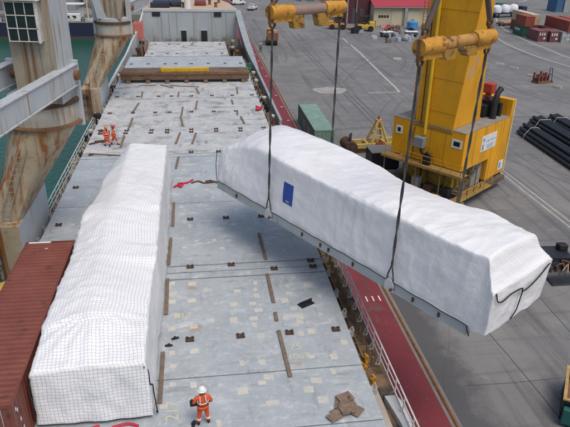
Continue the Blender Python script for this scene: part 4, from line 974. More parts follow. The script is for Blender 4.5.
# ================================================================== MOBILE HARBOUR CRANE
mc = thing('harbour_crane', 'yellow mobile harbour crane standing on the quay behind the lifted cargo', 'crane', (23.7, 48.33, Q), R(37))
# local x: along the side wall (depth 9.3), local y: along the front (7.9), z above the quay
b = MB(); b.box(0, 9.3, 0, 7.9, 3.9, 7.55); b.build('house', yellow, mc, bevel=.04)
b = MB(); b.box(5.3, 9.29, .003, 7.89, 1.65, 3.898); b.build('lower_house', yellow, mc, bevel=.03)
b = MB(); b.box(-.02, 8.6, -.02, 7.92, 7.552, 7.60); b.build('roof_plate', M('roof_grey', (.20, .19, .17), (.28, .26, .22), 1, .7), mc)
b = MB(); b.box(8.6, 9.32, -.015, 5.6, 7.552, 9.25); b.build('rear_wall', yellow, mc, bevel=.03)
b = MB(); b.box(1.4, 5.29, .9, 7.2, 1.3, 3.85)
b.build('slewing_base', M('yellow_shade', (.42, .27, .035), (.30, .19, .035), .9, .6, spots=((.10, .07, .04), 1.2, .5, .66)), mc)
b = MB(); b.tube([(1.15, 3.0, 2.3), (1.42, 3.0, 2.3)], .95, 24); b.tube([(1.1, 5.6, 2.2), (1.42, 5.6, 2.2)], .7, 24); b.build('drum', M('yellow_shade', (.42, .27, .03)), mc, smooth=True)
for y0, y1 in ((1.2, 2.0), (4.2, 4.6)):
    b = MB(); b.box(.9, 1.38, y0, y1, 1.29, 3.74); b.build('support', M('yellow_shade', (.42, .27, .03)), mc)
b = MB(); b.box(.6, 9.2, -.3, 8.2, .75, 1.28); b.box(-2.0, 11.5, 1.2, 6.6, .5, .74); b.build('chassis', M('chassis_dark', (.08, .07, .05), (.14, .11, .06), 1, .7), mc)
wm = MB(); wm.lathe([(.3, -.25), (.58, -.25), (.62, -.15), (.62, .15), (.58, .25), (.3, .25)], 20); wm.v = [Matrix.Rotation(R(90), 4, 'X') @ v for v in wm.v]; wme = wm.mesh('wheel', black, True)
for x in (-1.2, .3, 1.8, 7, 8.5, 10):
    for y in (1.0, 6.8): inst('wheel', wme, mc, (x, y, .63))
# interior of the corner opening: stair, grey cabinet, posts
b = MB()
for k in range(7): b.box(1.0+k*.45, 1.4+k*.45, .25, 1.0, 1.35+k*.3, 1.39+k*.3)
b.bar((.9, .25, 1.3), (4.2, .25, 3.5), .08, .18); b.bar((.9, 1.0, 1.3), (4.2, 1.0, 3.5), .08, .18); b.build('stair', M('stair_grey', (.16, .15, .13), (.10, .09, .07), 2, .7), mc)
b = MB(); b.box(3.4, 5.2, .5, .88, 1.3, 3.6); b.build('cabinet', M('cabinet_grey', (.30, .32, .31), (.22, .23, .22), 1, .5), mc)
for x in (.06, 1.3, 2.6, 3.9):
    b = MB(); b.bar((x, -.35, 1.3), (x, -.35, 3.8), .08); b.build('post', M('post_brown', (.24, .15, .05), (.16, .1, .04), 2, .7), mc)
b = MB(); b.box(-1.0, 5.6, -.75, .2, 1.2, 1.29); b.box(-1.1, -.0, -.75, 8.3, 3.75, 3.84); b.box(-1.1, -.9, -.75, 8.3, 3.60, 3.748); lw = b.build('walkway', M('walk_yellow', (.36, .22, .05), (.22, .15, .06), 2, .7), mc)
for y0 in [k*1.05-.6 for k in range(9)]:
    b = MB(); b.bar((-1.05, y0, 3.84), (-1.05, y0, 4.85), .05); b.build('rail_post', yellow_old, lw)
b = MB(); b.bar((-1.05, -.7, 4.85), (-1.05, 8.2, 4.85), .05); b.bar((-1.05, -.7, 4.4), (-1.05, 8.2, 4.4), .04); b.bar((-.9, -.7, 2.2), (5.5, -.7, 2.2), .05); b.build('hand_rail', yellow_old, lw)
for x in (-.9, .7, 2.3, 3.9, 5.5):
    b = MB(); b.bar((x, -.7, 1.29), (x, -.7, 2.2), .05); b.build('rail_post', yellow_old, lw)
for y in (-.6, 1.5, 4.2, 7.9):
    b = MB(); b.bar((-.95, y, .2), (-.95, y, 3.6), .1); b.build('post', M('post_brown', (.2, .12, .05)), mc)
b = MB(); b.box(-1.0, .2, -.75, 8.2, .9, 1.0); b.build('lower_walkway', M('walk_yellow', (.36, .22, .05)), mc)
for y, z1, mt in ((.6, 2.1, black_st), (2.6, 1.8, rust_dk), (4.0, 2.3, M('cabinet_grey', (.3, .32, .31))), (6.2, 2.0, rust_dk)):
    b = MB(); b.box(-.7, .1, y, y+.7, 1.0, z1); b.build('machinery_box', mt, mc, bevel=.04)
# windows
for y0, y1, z0, z1 in ((6.75, 7.5, 6.0, 6.78), (.25, 1.3, 6.05, 6.85)):
    b = MB(); b.box(-.05, -.003, y0, y1, z0, z1); f = b.build('window', wht, mc)
    b = MB(); b.box(-.06, -.052, y0+.2, y1-.2, z0+.18, z1-.18); b.build('pane', glass, f)
b = MB(); b.box(-.75, -.03, 3.9, 5.0, 5.35, 6.35); b.build('control_box', M('box_grey', (.25, .27, .28), (.2, .21, .22), 2, .5), mc, bevel=.04)
b = MB(); b.tube(smooth_pts([(-.4, 4.2, 5.3), (-.5, 4.0, 4.9), (-.3, 3.7, 4.6), (-.5, 3.4, 5.0), (-.3, 3.1, 4.5)], 5), .16, 7); b.box(-.7, -.1, 3.0, 3.8, 3.9, 4.6); b.build('hose_bundle', black, mc, smooth=True)
# sign on the side wall
b = MB(); b.box(3.3, 6.25, -.03, -.004, 5.05, 6.62); sg = b.build('sign', wht, mc)
b = MB()
for k, w_ in enumerate((.16, .3, .12, .26, .2, .3)): b.box(4.15+k*.32, 4.15+k*.32+w_*.8, -.036, -.031, 5.85+.04*(k % 2), 6.12-.03*(k % 3))
tag(b.build('sign_smudge', M('sign_blue', (.22, .36, .56), (.3, .42, .6), 3), sg), kind='stuff')
b = MB()
for k in range(4): b.box(4.3+k*.08, 5.95-k*.12, -.036, -.031, 5.55-k*.13, 5.60-k*.13)
b.box(3.5, 3.8, -.036, -.031, 5.2, 5.75); b.lathe([(.18, -.003), (.18, .003)], 14); b.v[-28:] = [Matrix.Rotation(R(90), 4, 'X') @ v + Vector((3.7, -.035, 6.2)) for v in b.v[-28:]]
b.build('sign_print', M('sign_blue2', (.10, .22, .38), (.2, .34, .5), 3), sg)
b = MB(); b.box(7.8, 8.85, -.03, -.004, 2.05, 3.05); pl = b.build('name_plate', wht, mc)
b = MB(); b.box(7.95, 8.3, -.036, -.031, 2.25, 2.85); b.build('plate_print', M('sign_blue2', (.1, .22, .38)), pl)
b = MB(); b.box(9.0, 9.31, -.05, -.018, 1.66, 9.2); b.build('corner_trim', M('trim_pale', (.62, .5, .3), (.5, .36, .12), 1, .5), mc)
# tower: wide front, side tapering upwards
def tower_sec(z):
    f = (z-7.6)/11.5
    wy0, wy1 = 1.45-1.0*f, 5.55-.1*f; x0, x1 = .12, 5.2-2.9*min(f, 1)
    return [(x0, wy0, z), (x1, wy0+.05, z), (x1, wy1, z), (x0, wy1, z)]
zs = [7.61, 10, 13, 16, 19.1, 24, 30]
b = MB(); vs = [p for z in zs for p in tower_sec(z)]; fs = [(0, 1, 2, 3)[::-1]]
for i in range(len(zs)-1):
    for k in range(4): fs.append((4*i+k, 4*i+(k+1) % 4, 4*i+4+(k+1) % 4, 4*i+4+k))
fs.append(tuple(range(4*len(zs)-4, 4*len(zs)))); b.add(vs, fs); tw = b.build('tower', yellow, mc, bevel=.04)
b = MB(); b.tube([(-.12, 4.2, 6.6), (-.12, 4.25, 12), (-.12, 4.3, 18), (-.12, 4.35, 29)], .16, 12); b.build('tower_pipe', M('pipe_yellow', (.72, .47, .03), (.6, .38, .03), 1, .45), tw, smooth=True)
b = MB(); b.tube([(-.1, 4.75, 7.6), (-.1, 4.9, 18), (-.1, 5.0, 29)], .05, 8); b.build('cable', black, tw)
b = MB()
for k in range(14): b.tube([(-.03, 1.7+k*.3, 7.5), (.1, 1.7+k*.3, 7.5)], .07, 6)
b.build('bolt_row', rust, tw)
b = MB()
for z in range(9, 29, 3): b.box(.09, .118, tower_sec(z)[0][1]+.02, tower_sec(z)[3][1]-.02, z, z+.03)
b.build('weld_seam', M('seam_yellow', (.45, .28, .02), (.40, .24, .02), 1), tw)
for s_ in (-.25, .25):
    pass
b = MB()
for s_ in (5.75, 6.15): b.bar((.4, s_, 7.6), (.4, s_, 29), .05)
for k in range(70): b.bar((.4, 5.75, 7.8+k*.3), (.4, 6.15, 7.8+k*.3), .03)
b.build('tower_ladder', yellow_old, tw)
b = MB(); vs = []
pts = [(random.uniform(-.05, .05), 0) for _ in range(2)]
for x in (1.9, 3.8, 5.7, 7.6):
    b = MB(); b.box(x-.02, x+.02, -.012, -.002, 4.3 if x < 5.2 else 1.7, 7.5); b.build('panel_joint', M('joint_brown', (.30, .17, .02), (.22, .13, .02), 1), mc)
for y in (2.0, 3.6, 5.9):
    b = MB(); b.box(-.012, -.002, y-.02, y+.02, 3.95, 7.5); b.build('panel_joint', M('joint_brown', (.30, .17, .02)), mc)
b = MB(); b.box(-.014, -.002, 1.4, 5.6, 7.15, 7.4); b.build('bolt_flange', M('flange_brown', (.34, .20, .03), (.25, .14, .03), 3), mc)
for y in (5.35,):
    b = MB(); b.tube(smooth_pts([(-.05, y, 7.1), (-.12, y+.1, 6.2), (-.1, y-.05, 5.2), (-.06, y, 4.0)], 4), .035, 6); b.build('cable', black, mc)
rr = MB(); rr.bar((.1, .06, 8.5), (8.5, .06, 8.5), .05); rr.bar((.1, .06, 8.05), (8.5, .06, 8.05), .04); rr = None
for x in (5.6, 6.2):
    b = MB(); b.box(x, x+.5, 3.8, 5.2, 7.6, 8.3); b.build('roof_vent', M('vent_dark', (.1, .09, .07), (.16, .14, .1), 2), mc)
# roof equipment: exhaust, engine hood, red lamp box
b = MB(); b.tube([(6.6, .9, 7.6), (6.6, .9, 9.4), (6.9, .9, 10.1), (7.4, .9, 10.4)], [.34, .3, .26, .3], 12); b.build('exhaust', black, mc, smooth=True)
b = MB(); b.tube([(7.9, .9, 7.6), (7.9, .9, 8.9)], .22, 12); b.build('exhaust', black, mc, smooth=True)
b = MB(); b.box(6.0, 6.9, 1.5, 2.7, 7.6, 8.8); b.build('engine_hood', black_st, mc, bevel=.05)
b = MB(); b.box(6.9, 8.4, 1.2, 3.4, 7.6, 9.2); b.build('cabinet', black_st, mc, bevel=.05)
b = MB(); b.box(7.2, 8.2, 1.7, 2.7, 9.7, 10.7); b.bar((7.6, 2.2, 9.2), (7.6, 2.2, 9.7), .5); b.build('red_hood', M('red_orange', (.46, .06, .035), (.34, .05, .035), 3), mc, bevel=.1)

# ================================================================== OTHER THINGS ON THE QUAY
def wheel_mesh(r_, wd, m=black):
    b = MB(); b.lathe([(r_*.55, -wd/2), (r_*.92, -wd/2), (r_, -wd*.3), (r_, wd*.3), (r_*.92, wd/2), (r_*.55, wd/2)], 18); b.v = [Matrix.Rotation(R(90), 4, 'Y') @ v for v in b.v]
    return b.mesh('wheel', m, True)
# pale yellow spreader with A-frame
ys = thing('container_spreader', 'pale yellow spreader frame with a pointed tower and rusty end on the quay', 'spreader', (20.6, 66.2, Q), R(6))
for y in (-.9, .9):
    b = MB(); b.box(-2.9, 3.6, y-.16, y+.16, .55, 1.1); b.build('side_beam', yellow_pale, ys, bevel=.02)
for x in (-2.7, -.9, 1.3, 3.3):
    b = MB(); b.box(x-.14, x+.14, -.74, .74, .6, 1.05); b.build('cross_beam', yellow_pale, ys)
for sx in (-1, 1):
    for sy in (-1, 1):
        b = MB(); b.bar((.5+sx*.95, sy*.85, 1.1), (.5+sx*.18, sy*.2, 3.5), .24); b.build('tower_leg', yellow_pale, ys)
for z, d, e in ((1.9, .7, .62), (2.7, .45, .42)):
    for sy in (-1, 1): b = MB(); b.bar((.5-d, sy*e, z), (.5+d, sy*e, z), .14); b.build('tower_brace', yellow_pale, ys)
b = MB(); b.box(.2, .8, -.28, .28, 3.45, 3.75); b.build('tower_head', yellow_pale, ys)
b = MB(); b.tube([(.5, 0, 3.75), (.5, 0, 4.2)], [.16, .08], 10); b.build('tower_pin', M('red_orange', (.6, .1, .05)), ys)
b = MB(); b.box(-.1, 1.1, -1.1, -1.065, .6, 1.2); b.build('centre_plate', M('red_orange', (.5, .1, .05)), ys)
b = MB(); b.tube([(-3.1, -1.25, .75), (-3.1, 1.25, .75)], .72, 18); b.tube([(-3.1, -1.45, .75), (-3.1, 1.45, .75)], .3, 12); b.build('rusty_drum', rust_dk, ys, smooth=True)
b = MB(); b.box(-3.4, 3.6, -1.0, 1.0, .002, .5); b.build('skid', rust_dk, ys)
b = MB(); b.tube(smooth_pts([(-3.2, -.6, 1.4), (-3.1, -.4, 1.9), (-2.9, 0, 2.1), (-2.8, .5, 1.7)], 5), .16, 8); b.build('hose', black, ys, smooth=True)
# dark box in front of the crane
db = thing('generator_box', 'black ribbed box with a grey lid in front of the harbour crane', 'box', (20.1, 60.6, Q))
b = MB(); b.box(-1.6, 1.6, -1.3, 1.2, .15, 2.0); b.build('body', black_st, db, bevel=.05)
b = MB(); b.box(-1.65, 1.65, -1.35, 1.25, 2.002, 2.08); b.build('lid', M('lid_greyish', (.16, .16, .15), (.22, .21, .19), 1.5, .7), db)
b = MB()
for k in range(7): b.box(-1.45+k*.48, -1.37+k*.48, -1.34, -1.303, .2, 1.95)
b.build('rib', black_st, db)
b = MB(); b.box(-1.5, 1.5, -1.1, -.8, .002, .148); b.box(-1.5, 1.5, .8, 1.1, .002, .148); b.build('skid', rust_dk, db)
# black pipes in bundles
pm = MB(); pm.tube([(0, 0, 0), (0, 16, 0)], .245, 14, cap=False); pm.tube([(0, .004, 0), (0, 15.996, 0)], .215, 14, cap=False); pme = pm.mesh('pipe', M('pipe_black', (.012, .012, .013), (.024, .024, .026), 2, .42), True)
bt = MB(); bt.box(-1.5, 1.5, -.06, .06, 0, .1); btm = bt.mesh('timber', wood)
for gi, (x, y, rows_) in enumerate(((42.3, 54.8, (5, 4, 2)), (45.7, 58.2, (5, 4, 3)), (49.6, 60.4, (4, 3)))):
    nm = ('bundle beside the harbour crane', 'middle bundle of the pipe stack', 'outer bundle of the pipe stack')[gi]
    for r_, n_ in enumerate(rows_):
        for k in range(n_):
            o = inst('pipe', pme, None, (x+(k-(n_-1)/2)*.505+random.uniform(-.004, .004), y+random.uniform(-.35, .35), Q+.345+r_*.43), R(-2.5))
            tag(o, 'long black steel pipe in the %s' % nm, 'pipe', 'black pipes in the %s' % nm)
    for yy in (2, 8, 14):
        o = inst('timber', btm, None, (x+math.sin(R(2.5))*yy, y+yy, Q+.002)); tag(o, 'timber bearer under the %s' % nm, 'timber', 'bearers under the %s' % nm)
    for yy in (1.6, 13.8):
        b = MB(); n_ = rows_[0]; hw = n_*.2525+.02; tp = .345+(len(rows_)-1)*.43+.27
        hw2 = rows_[-1]*.2525+.02
        b.tube([(-hw, 0, .1), (-hw-.01, 0, .5), (-hw2, 0, tp), (hw2, 0, tp), (hw+.01, 0, .5), (hw, 0, .1)], .03, 6)
        o = b.build('strap', wht); o.location = (x+math.sin(R(2.5))*yy, y+yy, Q); tag(o, 'white strap tied round the %s' % nm, 'strap', 'straps round the %s' % nm)
# low concrete wheel stops in a line
for x, y, a in ((61.4, 115.3, .7), (62.4, 111.3, .5), (62.2, 104.2, .35), (62.3, 95.4, .3), (70.5, 90.0, .6), (58.5, 119.5, .9), (41.5, 121.5, 1.3)):
    b = MB(); b.prism([(-.28, -.9, 0), (.28, -.9, 0), (.16, -.9, .38), (-.16, -.9, .38)], (0, 0, 0), (0, 1.8, 0)); o = b.build('concrete_block', conc_p, bevel=.03); o.location = (x, y, Q+.001); o.rotation_euler.z = a
    tag(o, 'low cream concrete block set down on the open quay', 'concrete block', 'concrete blocks on the open quay')
# rusty cradle by the blocks
rc = thing('rusty_cradle', 'rusty red steel cradle with upright posts beside the concrete blocks', 'steel cradle', (61.6, 99.6, Q), R(20))
b = MB(); b.box(-1.6, 1.6, -.8, .8, .05, .35); b.build('base', rust, rc)
for x, h in ((-1.4, 1.8), (-.6, 1.4), (.3, 1.9), (1.1, 1.5)):
    b = MB(); b.box(x-.14, x+.14, -.7, -.4, .35, h); b.box(x-.14, x+.14, .4, .7, .35, h); b.build('post', M('cradle_red', (.24, .07, .05), (.16, .05, .04), 2, .7), rc)
b = MB(); b.box(-1.5, 1.5, -.3, .3, .5, .95); b.build('load_bar', rust_dk, rc)
pb = thing('pallet_jack', 'dark blue hand truck leaning beside the rusty cradle', 'hand truck', (63.6, 99.9, Q))
b = MB(); b.bar((-.25, 0, .1), (-.25, .5, 2.4), .1); b.bar((.25, 0, .1), (.25, .5, 2.4), .1); b.bar((-.25, .5, 2.4), (.25, .5, 2.4), .1); b.bar((-.25, .3, 1.4), (.25, .3, 1.4), .08); b.box(-.3, .3, -.5, .05, .05, .12); b.build('frame', navy, pb)
for x in (-.32, .32): inst('wheel', wheel_mesh(.16, .1), pb, (x, .1, .16))
# black grab lying past the load's end
bf = thing('black_grab', 'black steel grab machine with a curved skirt lying on the quay past the cargo', 'grab', (26.75, 36.5, Q))
bf.scale = (.72,)*3
vs = []; fs = []; b = MB()
pr = smooth_pts([(0, .06, 0), (.7, .10, 0), (1.3, .25, 0), (1.75, .6, 0), (2.0, 1.05, 0), (2.1, 1.45, 0)], 4)
for x, z, _ in pr: vs += [(-1.4+.1*x, -2.7+x, z), (1.9, -2.7+x, z), (-1.4+.1*x, -2.7+x+.08, z+.14), (1.9, -2.7+x+.08, z+.14)]
for i in range(len(pr)-1):
    a, c = 4*i, 4*i+4; fs += [(a, a+1, c+1, c), (a+2, c+2, c+3, a+3), (a, c, c+2, a+2), (a+1, a+3, c+3, c+1)]
fs += [(0, 2, 3, 1), (4*len(pr)-4, 4*len(pr)-3, 4*len(pr)-1, 4*len(pr)-2)]
b.add(vs, fs); b.build('curved_skirt', black_st, bf, smooth=True)
b = MB(); b.prism([(-.5, 0, .02), (1.4, 0, .02), (1.7, 0, 1.9), (-.9, 0, 1.9)], (0, -.5, 0), (0, 1.7, 0)); b.build('body', black_st, bf, bevel=.06)
b = MB(); b.prism([(-1.5, -.4, 1.9), (1.5, -.7, 1.9), (2.3, 1.9, 1.9), (-1.0, 2.1, 1.9)], (0, 0, .004), (0, 0, .28)); b.build('top_plate', black_st, bf, bevel=.04)
b = MB(); b.box(.9, 1.9, .7, 1.6, 2.2, 2.85); b.build('motor_box', black, bf, bevel=.1)
b = MB(); b.bar((.3, -1.4, .95), (1.5, -.5, 1.5), .09); b.build('timber_wedge', M('pale_wood', (.5, .32, .2), (.4, .25, .15), 3), bf)
b = MB(); b.bar((.9, -1.5, .8), (1.3, -.6, 1.6), .08); b.build('timber_wedge', M('pale_wood', (.5, .32, .2)), bf)
b = MB(); b.tube(smooth_pts([(-.2, -.7, 1.2), (.3, -.9, 1.6), (.8, -.7, 1.3), (.5, -.6, 1.8), (1.2, -.8, 1.7), (1.6, -.6, 1.2)], 5), .08, 7); b.build('hose', M('rust_hose', (.2, .1, .07), (.12, .06, .05), 3), bf, smooth=True)
for x in (-.9, -.2, .6, 1.4):
    b = MB(); b.box(x, x+.25, -1.0, -.5, .4, 1.3); b.build('lug', rust_dk, bf)
# skip bin in the near corner of the quay
sb = thing('skip_bin', 'black skip bin with yellow rim standing on the near quay', 'skip bin', (20.88, 21.9, Q), R(55))
sh_ = [(-1.35, -2.4, 0), (1.35, -2.4, 0), (1.35, 2.0, 0), (-1.35, 2.0, 0)]
b = MB()
b.prism([(-1.3, -2.2, 0), (-1.2, -2.2, 0), (-1.4, -2.2, 1.5), (-1.5, -2.2, 1.5)], (0, 0, .05), (0, 4.0, .05)); b.prism([(1.3, -2.2, 0), (1.2, -2.2, 0), (1.4, -2.2, 1.5), (1.5, -2.2, 1.5)], (0, 0, .05), (0, 4.0, .05))
b.box(-1.2, 1.2, -2.2, 1.8, .05, .14); b.prism([(-1.2, 1.7, .1), (1.2, 1.7, .1), (1.4, 1.7, 1.55), (-1.4, 1.7, 1.55)], (0, 0, 0), (0, .09, 0)); b.prism([(-1.2, -2.2, .1), (1.2, -2.2, .1), (1.4, -2.2, 1.55), (-1.4, -2.2, 1.55)], (0, 0, 0), (0, .09, 0)); b.build('bin_body', black_st, sb)
b = MB(); b.box(-1.56, -1.38, -2.28, 1.87, 1.552, 1.64); b.box(1.38, 1.56, -2.28, 1.87, 1.552, 1.64); b.box(-1.378, 1.378, 1.7, 1.87, 1.552, 1.64); b.box(-1.378, 1.378, -2.28, -2.1, 1.552, 1.64); b.build('rim', M('rim_ochre', (.46, .33, .12), (.30, .2, .08), 2, .6), sb)
b = MB(); b.box(-1.85, -1.5, -.6, 1.75, .2, 1.2); b.build('side_bracket', teal_m, sb, bevel=.05)
b = MB(); b.box(-1.15, 1.15, -2.0, 1.65, .145, .95); b.build('scrap_fill', rust, sb)

# forklift builder
def forklift(label, loc, rz, body=yellow_pale, scale=1.0, group='yellow forklifts before the sheds'):
    f = thing('forklift', label, 'forklift', loc, rz, group)
    b = MB(); b.box(-.9, .9, -2.0, 1.1, .5, 1.25); b.box(-.85, .85, -2.3, -1.2, .45, 1.75); b.build('body', body, f, bevel=.1)
    b = MB()
    for x in (-.75, .75):
        for y in (-.95, .7): b.bar((x, y, 1.25), (x*.9, y*.85, 2.75), .09)
    b.box(-.75, .75, -.9, .7, 2.75, 2.83); b.build('cage', black_st, f)
    b = MB(); b.box(-.35, .35, -.6, 0, 1.25, 1.5); b.box(-.35, .35, -.7, -.55, 1.5, 2.1); b.build('driver_seat', black, f)
    b = MB()
    for x in (-.5, .5): b.box(x-.09, x+.09, 1.25, 1.5, .15, 3.4)
    b.box(-.5, .5, 1.3, 1.45, 3.2, 3.38); b.box(-.6, .6, 1.5, 1.62, .4, 1.3); mst = b.build('mast', rust_dk, f)
    for x in (-.35, .35):
        b = MB(); b.box(x-.08, x+.08, 1.62, 2.9, .12, .2); b.build('fork', rust_dk, mst)
    me = wheel_mesh(.55, .45); 
    for x in (-.85, .85):
        for y in (-1.5, .75):
            o = inst('wheel', me, f, (x, y, .55))
    for o in [k for k in bpy.data.objects if k.parent == f]: pass
    f.scale = (scale,)*3
    return f
forklift('yellow forklift parked facing sideways before the cream shed', (44.6, 161.5, Q), R(80), M('forklift_yellow', (.62, .42, .05), (.5, .34, .05), 1, .5), 1.35)
forklift('orange forklift parked in the shade of the maroon shed', (38.6, 164.5, Q), R(-100), yellow_old, 1.25)
forklift('small dark forklift beside the maroon shed wall', (47.5, 168, Q), R(30), rust, 1.1)
# yard tractor with a rusty load
yt = thing('yard_tractor', 'yellow yard tractor carrying a rusty box beside the far sling', 'tractor', (16.9, 138.8, Q), R(-8))
b = MB(); b.box(-1.2, 1.2, -.2, 6.5, .7, 1.15); b.build('chassis', rust_dk, yt)
b = MB(); b.box(-1.25, .3, 3.6, 5.6, 1.15, 3.2); b.box(-1.15, .2, 3.7, 5.5, 3.2, 3.3); b.build('cab', yellow_old, yt, bevel=.08)
b = MB(); b.box(-1.1, .15, 3.57, 3.598, 2.1, 3.0); b.build('windscreen', glass, yt)
b = MB(); b.box(.4, 1.2, 3.4, 6.2, 1.15, 2.6); b.build('engine_hood', M('forklift_yellow', (.62, .42, .05)), yt, bevel=.06)
b = MB(); b.box(-.9, 1.6, -.4, 2.9, 1.16, 2.9); b.build('load_box', M('rusty_load', (.20, .09, .05), (.30, .15, .09), .8, .8), yt, bevel=.04)
b = MB()
for k in range(6): b.box(-.8+k*.42, -.7+k*.42, -.44, -.402, 1.2, 2.85)
b.build('load_rib', rust, yt)
me = wheel_mesh(.55, .45)
for x in (-1.1, 1.1):
    for y in (.5, 2.0, 5.3): inst('wheel', me, yt, (x, y, .55))
# pickups and vans
def pickup(label, loc, rz, body=wht, van=False):
    p = thing('van' if van else 'pickup_truck', label, 'van' if van else 'pickup', loc, rz)
    if van: prof = [(0, .45), (5.1, .45), (5.15, .95), (4.4, 1.25), (3.7, 2.15), (.1, 2.25), (0, 1.9)]
    else: prof = [(0, .5), (5.1, .5), (5.15, .95), (4.9, 1.1), (3.8, 1.2), (3.2, 1.85), (1.9, 1.88), (1.65, 1.2), (.02, 1.15)]
    b = MB(); b.prism([(0, y, z) for y, z in prof], (-.92, 0, 0), (.92, 0, 0)); b.build('body', body, p, bevel=.06)
    b = MB()
    if van: b.prism([(0, 4.33, 1.3), (0, 3.78, 2.05), (0, 3.83, 2.07), (0, 4.38, 1.32)], (-.8, 0, 0), (.8, 0, 0)); b.box(-.935, -.921, 2.9, 3.6, 1.35, 1.95); b.box(.921, .935, 2.9, 3.6, 1.35, 1.95); b.box(-.7, .7, -.02, .055, 1.3, 1.8)
    else: b.prism([(0, 3.8, 1.24), (0, 3.24, 1.8), (0, 3.29, 1.84), (0, 3.85, 1.28)], (-.8, 0, 0), (.8, 0, 0)); b.box(-.935, -.921, 2.0, 3.2, 1.3, 1.75); b.box(.921, .935, 2.0, 3.2, 1.3, 1.75); b.prism([(0, 1.74, 1.3), (0, 1.88, 1.78), (0, 1.85, 1.8), (0, 1.7, 1.3)], (-.75, 0, 0), (.75, 0, 0))
    b.build('window', glass, p)
    if not van:
        b = MB(); b.box(-.8, .8, .1, 1.55, 1.1, 1.205); b.build('load_bed', black_st, p)
    b = MB(); b.box(-.9, -.6, -.03, .02, .8, 1.0); b.box(.6, .9, -.03, .02, .8, 1.0); b.build('tail_light', red_m, p)
    b = MB(); b.box(-.95, .95, -.08, .0, .4, .62); b.box(-.95, .95, 5.1, 5.22, .4, .65); b.build('bumper', black_st, p)
    me = wheel_mesh(.36, .24)
    for x in (-.85, .85):
        for y in (.95, 4.1): inst('wheel', me, p, (x, y, .36))
    return p
pickup('white pickup truck driving on the quay beyond the ship bow', (17.6, 205, Q), R(-25))
pickup('white van on the quay behind the pickup near the bow', (12.6, 222, Q), R(-70), wht, True)
pickup('dark car parked at the far end of the road', (92, 226, Q), R(-60), navy, True)
pickup('silver car parked beyond the bulk bags', (103, 228, Q), R(-75), silver, True)
pickup('dark green van behind the white bulk bags', (108, 212, Q), R(-65), green_m, True)

# sheds
sh1 = thing('maroon_shed', 'dark maroon clad shed behind the forklifts', 'shed', (47.6, 176, Q))
b = MB(); b.box(-4.2, 2.2, -1, 20, 0, 9); b.build('wall', maroon_w, sh1)
b = MB()
for k in range(8): b.box(-4.1+k*.8, -4.0+k*.8, -1.06, -1.003, .1, 8.9)
b.build('cladding_rib', M('rib_maroon', (.13, .045, .05), (.1, .035, .04), 1), sh1)
for x in (-2.9, -.6):
    b = MB(); b.box(x, x+1.2, -1.1, -1.065, 0.01, 4.2); b.build('door', M('shed_dark', (.05, .05, .06), (.08, .08, .09), 1), sh1)
b = MB(); b.bar((-4.3, -1.3, 0), (-4.3, -1.3, 9), .3); b.bar((-1.6, -1.3, 0), (-1.6, -1.3, 9), .22); b.build('post', M('shed_post', (.35, .36, .36), (.25, .26, .26), 1), sh1)
b = MB(); b.box(-4.4, 2.4, -1.3, 20.2, 9, 9.2); b.build('roof', roof_red, sh1)
sh2 = thing('cream_shed', 'cream walled shed with a red roof and sliding doors', 'shed', (60, 171, Q))
b = MB(); b.box(-9.8, 14, 0, 24, 0, 5.35); b.build('wall', cream, sh2)
b = MB(); b.prism([(-10.2, -.7, 5.2), (14.4, -.7, 5.2), (14.4, 12, 9.2), (-10.2, 12, 9.2)], (0, 0, 0), (0, 0, .18)); b.prism([(-10.2, 24.7, 5.2), (14.4, 24.7, 5.2), (14.4, 12.02, 9.2), (-10.2, 12.02, 9.2)], (0, 0, 0), (0, 0, .18)); rf_ = b.build('roof', roof_red, sh2)
b = MB(); b.box(-10.2, 14.4, -.95, -.7, 5.02, 5.22); b.build('gutter', silver, rf_)
b = MB(); b.box(-.95, -.15, -.85, -.6, 0, 5.2); b.build('downpipe', M('shed_post', (.35, .36, .36)), sh2)
for x0, x1 in ((-4.6, -1.4), (.2, 3.6), (7, 10)):
    b = MB(); b.box(x0, x1, -.1, -.004, .05, 4.1); d = b.build('sliding_door', M('door_cream', (.56, .50, .34), (.48, .43, .30), .4, .6), sh2)
    b = MB(); b.box(x0-.6, x1+.6, -.14, -.02, 4.14, 4.3); b.build('door_track', M('shed_post', (.3, .3, .3)), d)
for x in (-8.4, -7.6, -6.8, -6.0):
    b = MB(); b.box(x, x+.6, -.05, -.004, 2.2, 2.9); b.build('window', glass, sh2)
b = MB(); b.prism([(-9.8, 0, 5.35), (-9.8, 24, 5.35), (-9.8, 12, 9.1)], (0, 0, 0), (.2, 0, 0)); b.prism([(13.8, 0, 5.35), (13.8, 24, 5.35), (13.8, 12, 9.1)], (0, 0, 0), (.2, 0, 0)); b.build('gable', cream, sh2)
# red and white barrier before the cream shed
for k in range(3):
    br = thing('road_barrier', 'red and white plastic road barrier before the cream shed', 'barrier', (52.0+k*1.9, 166.8, Q), 0, 'red and white barriers at the cream shed')
    b = MB(); b.prism([(-.9, -.3, 0), (-.9, .3, 0), (-.9, .1, .9), (-.9, -.1, .9)], (0, 0, 0), (1.8, 0, 0)); b.build('body', red_m if k % 2 else M('barrier_pink', (.55, .2, .18), (.5, .15, .13), 2), br, bevel=.04)
    b = MB(); b.box(-.7, .7, -.36, -.31, .12, .3); b.build('stripe', wht, br)
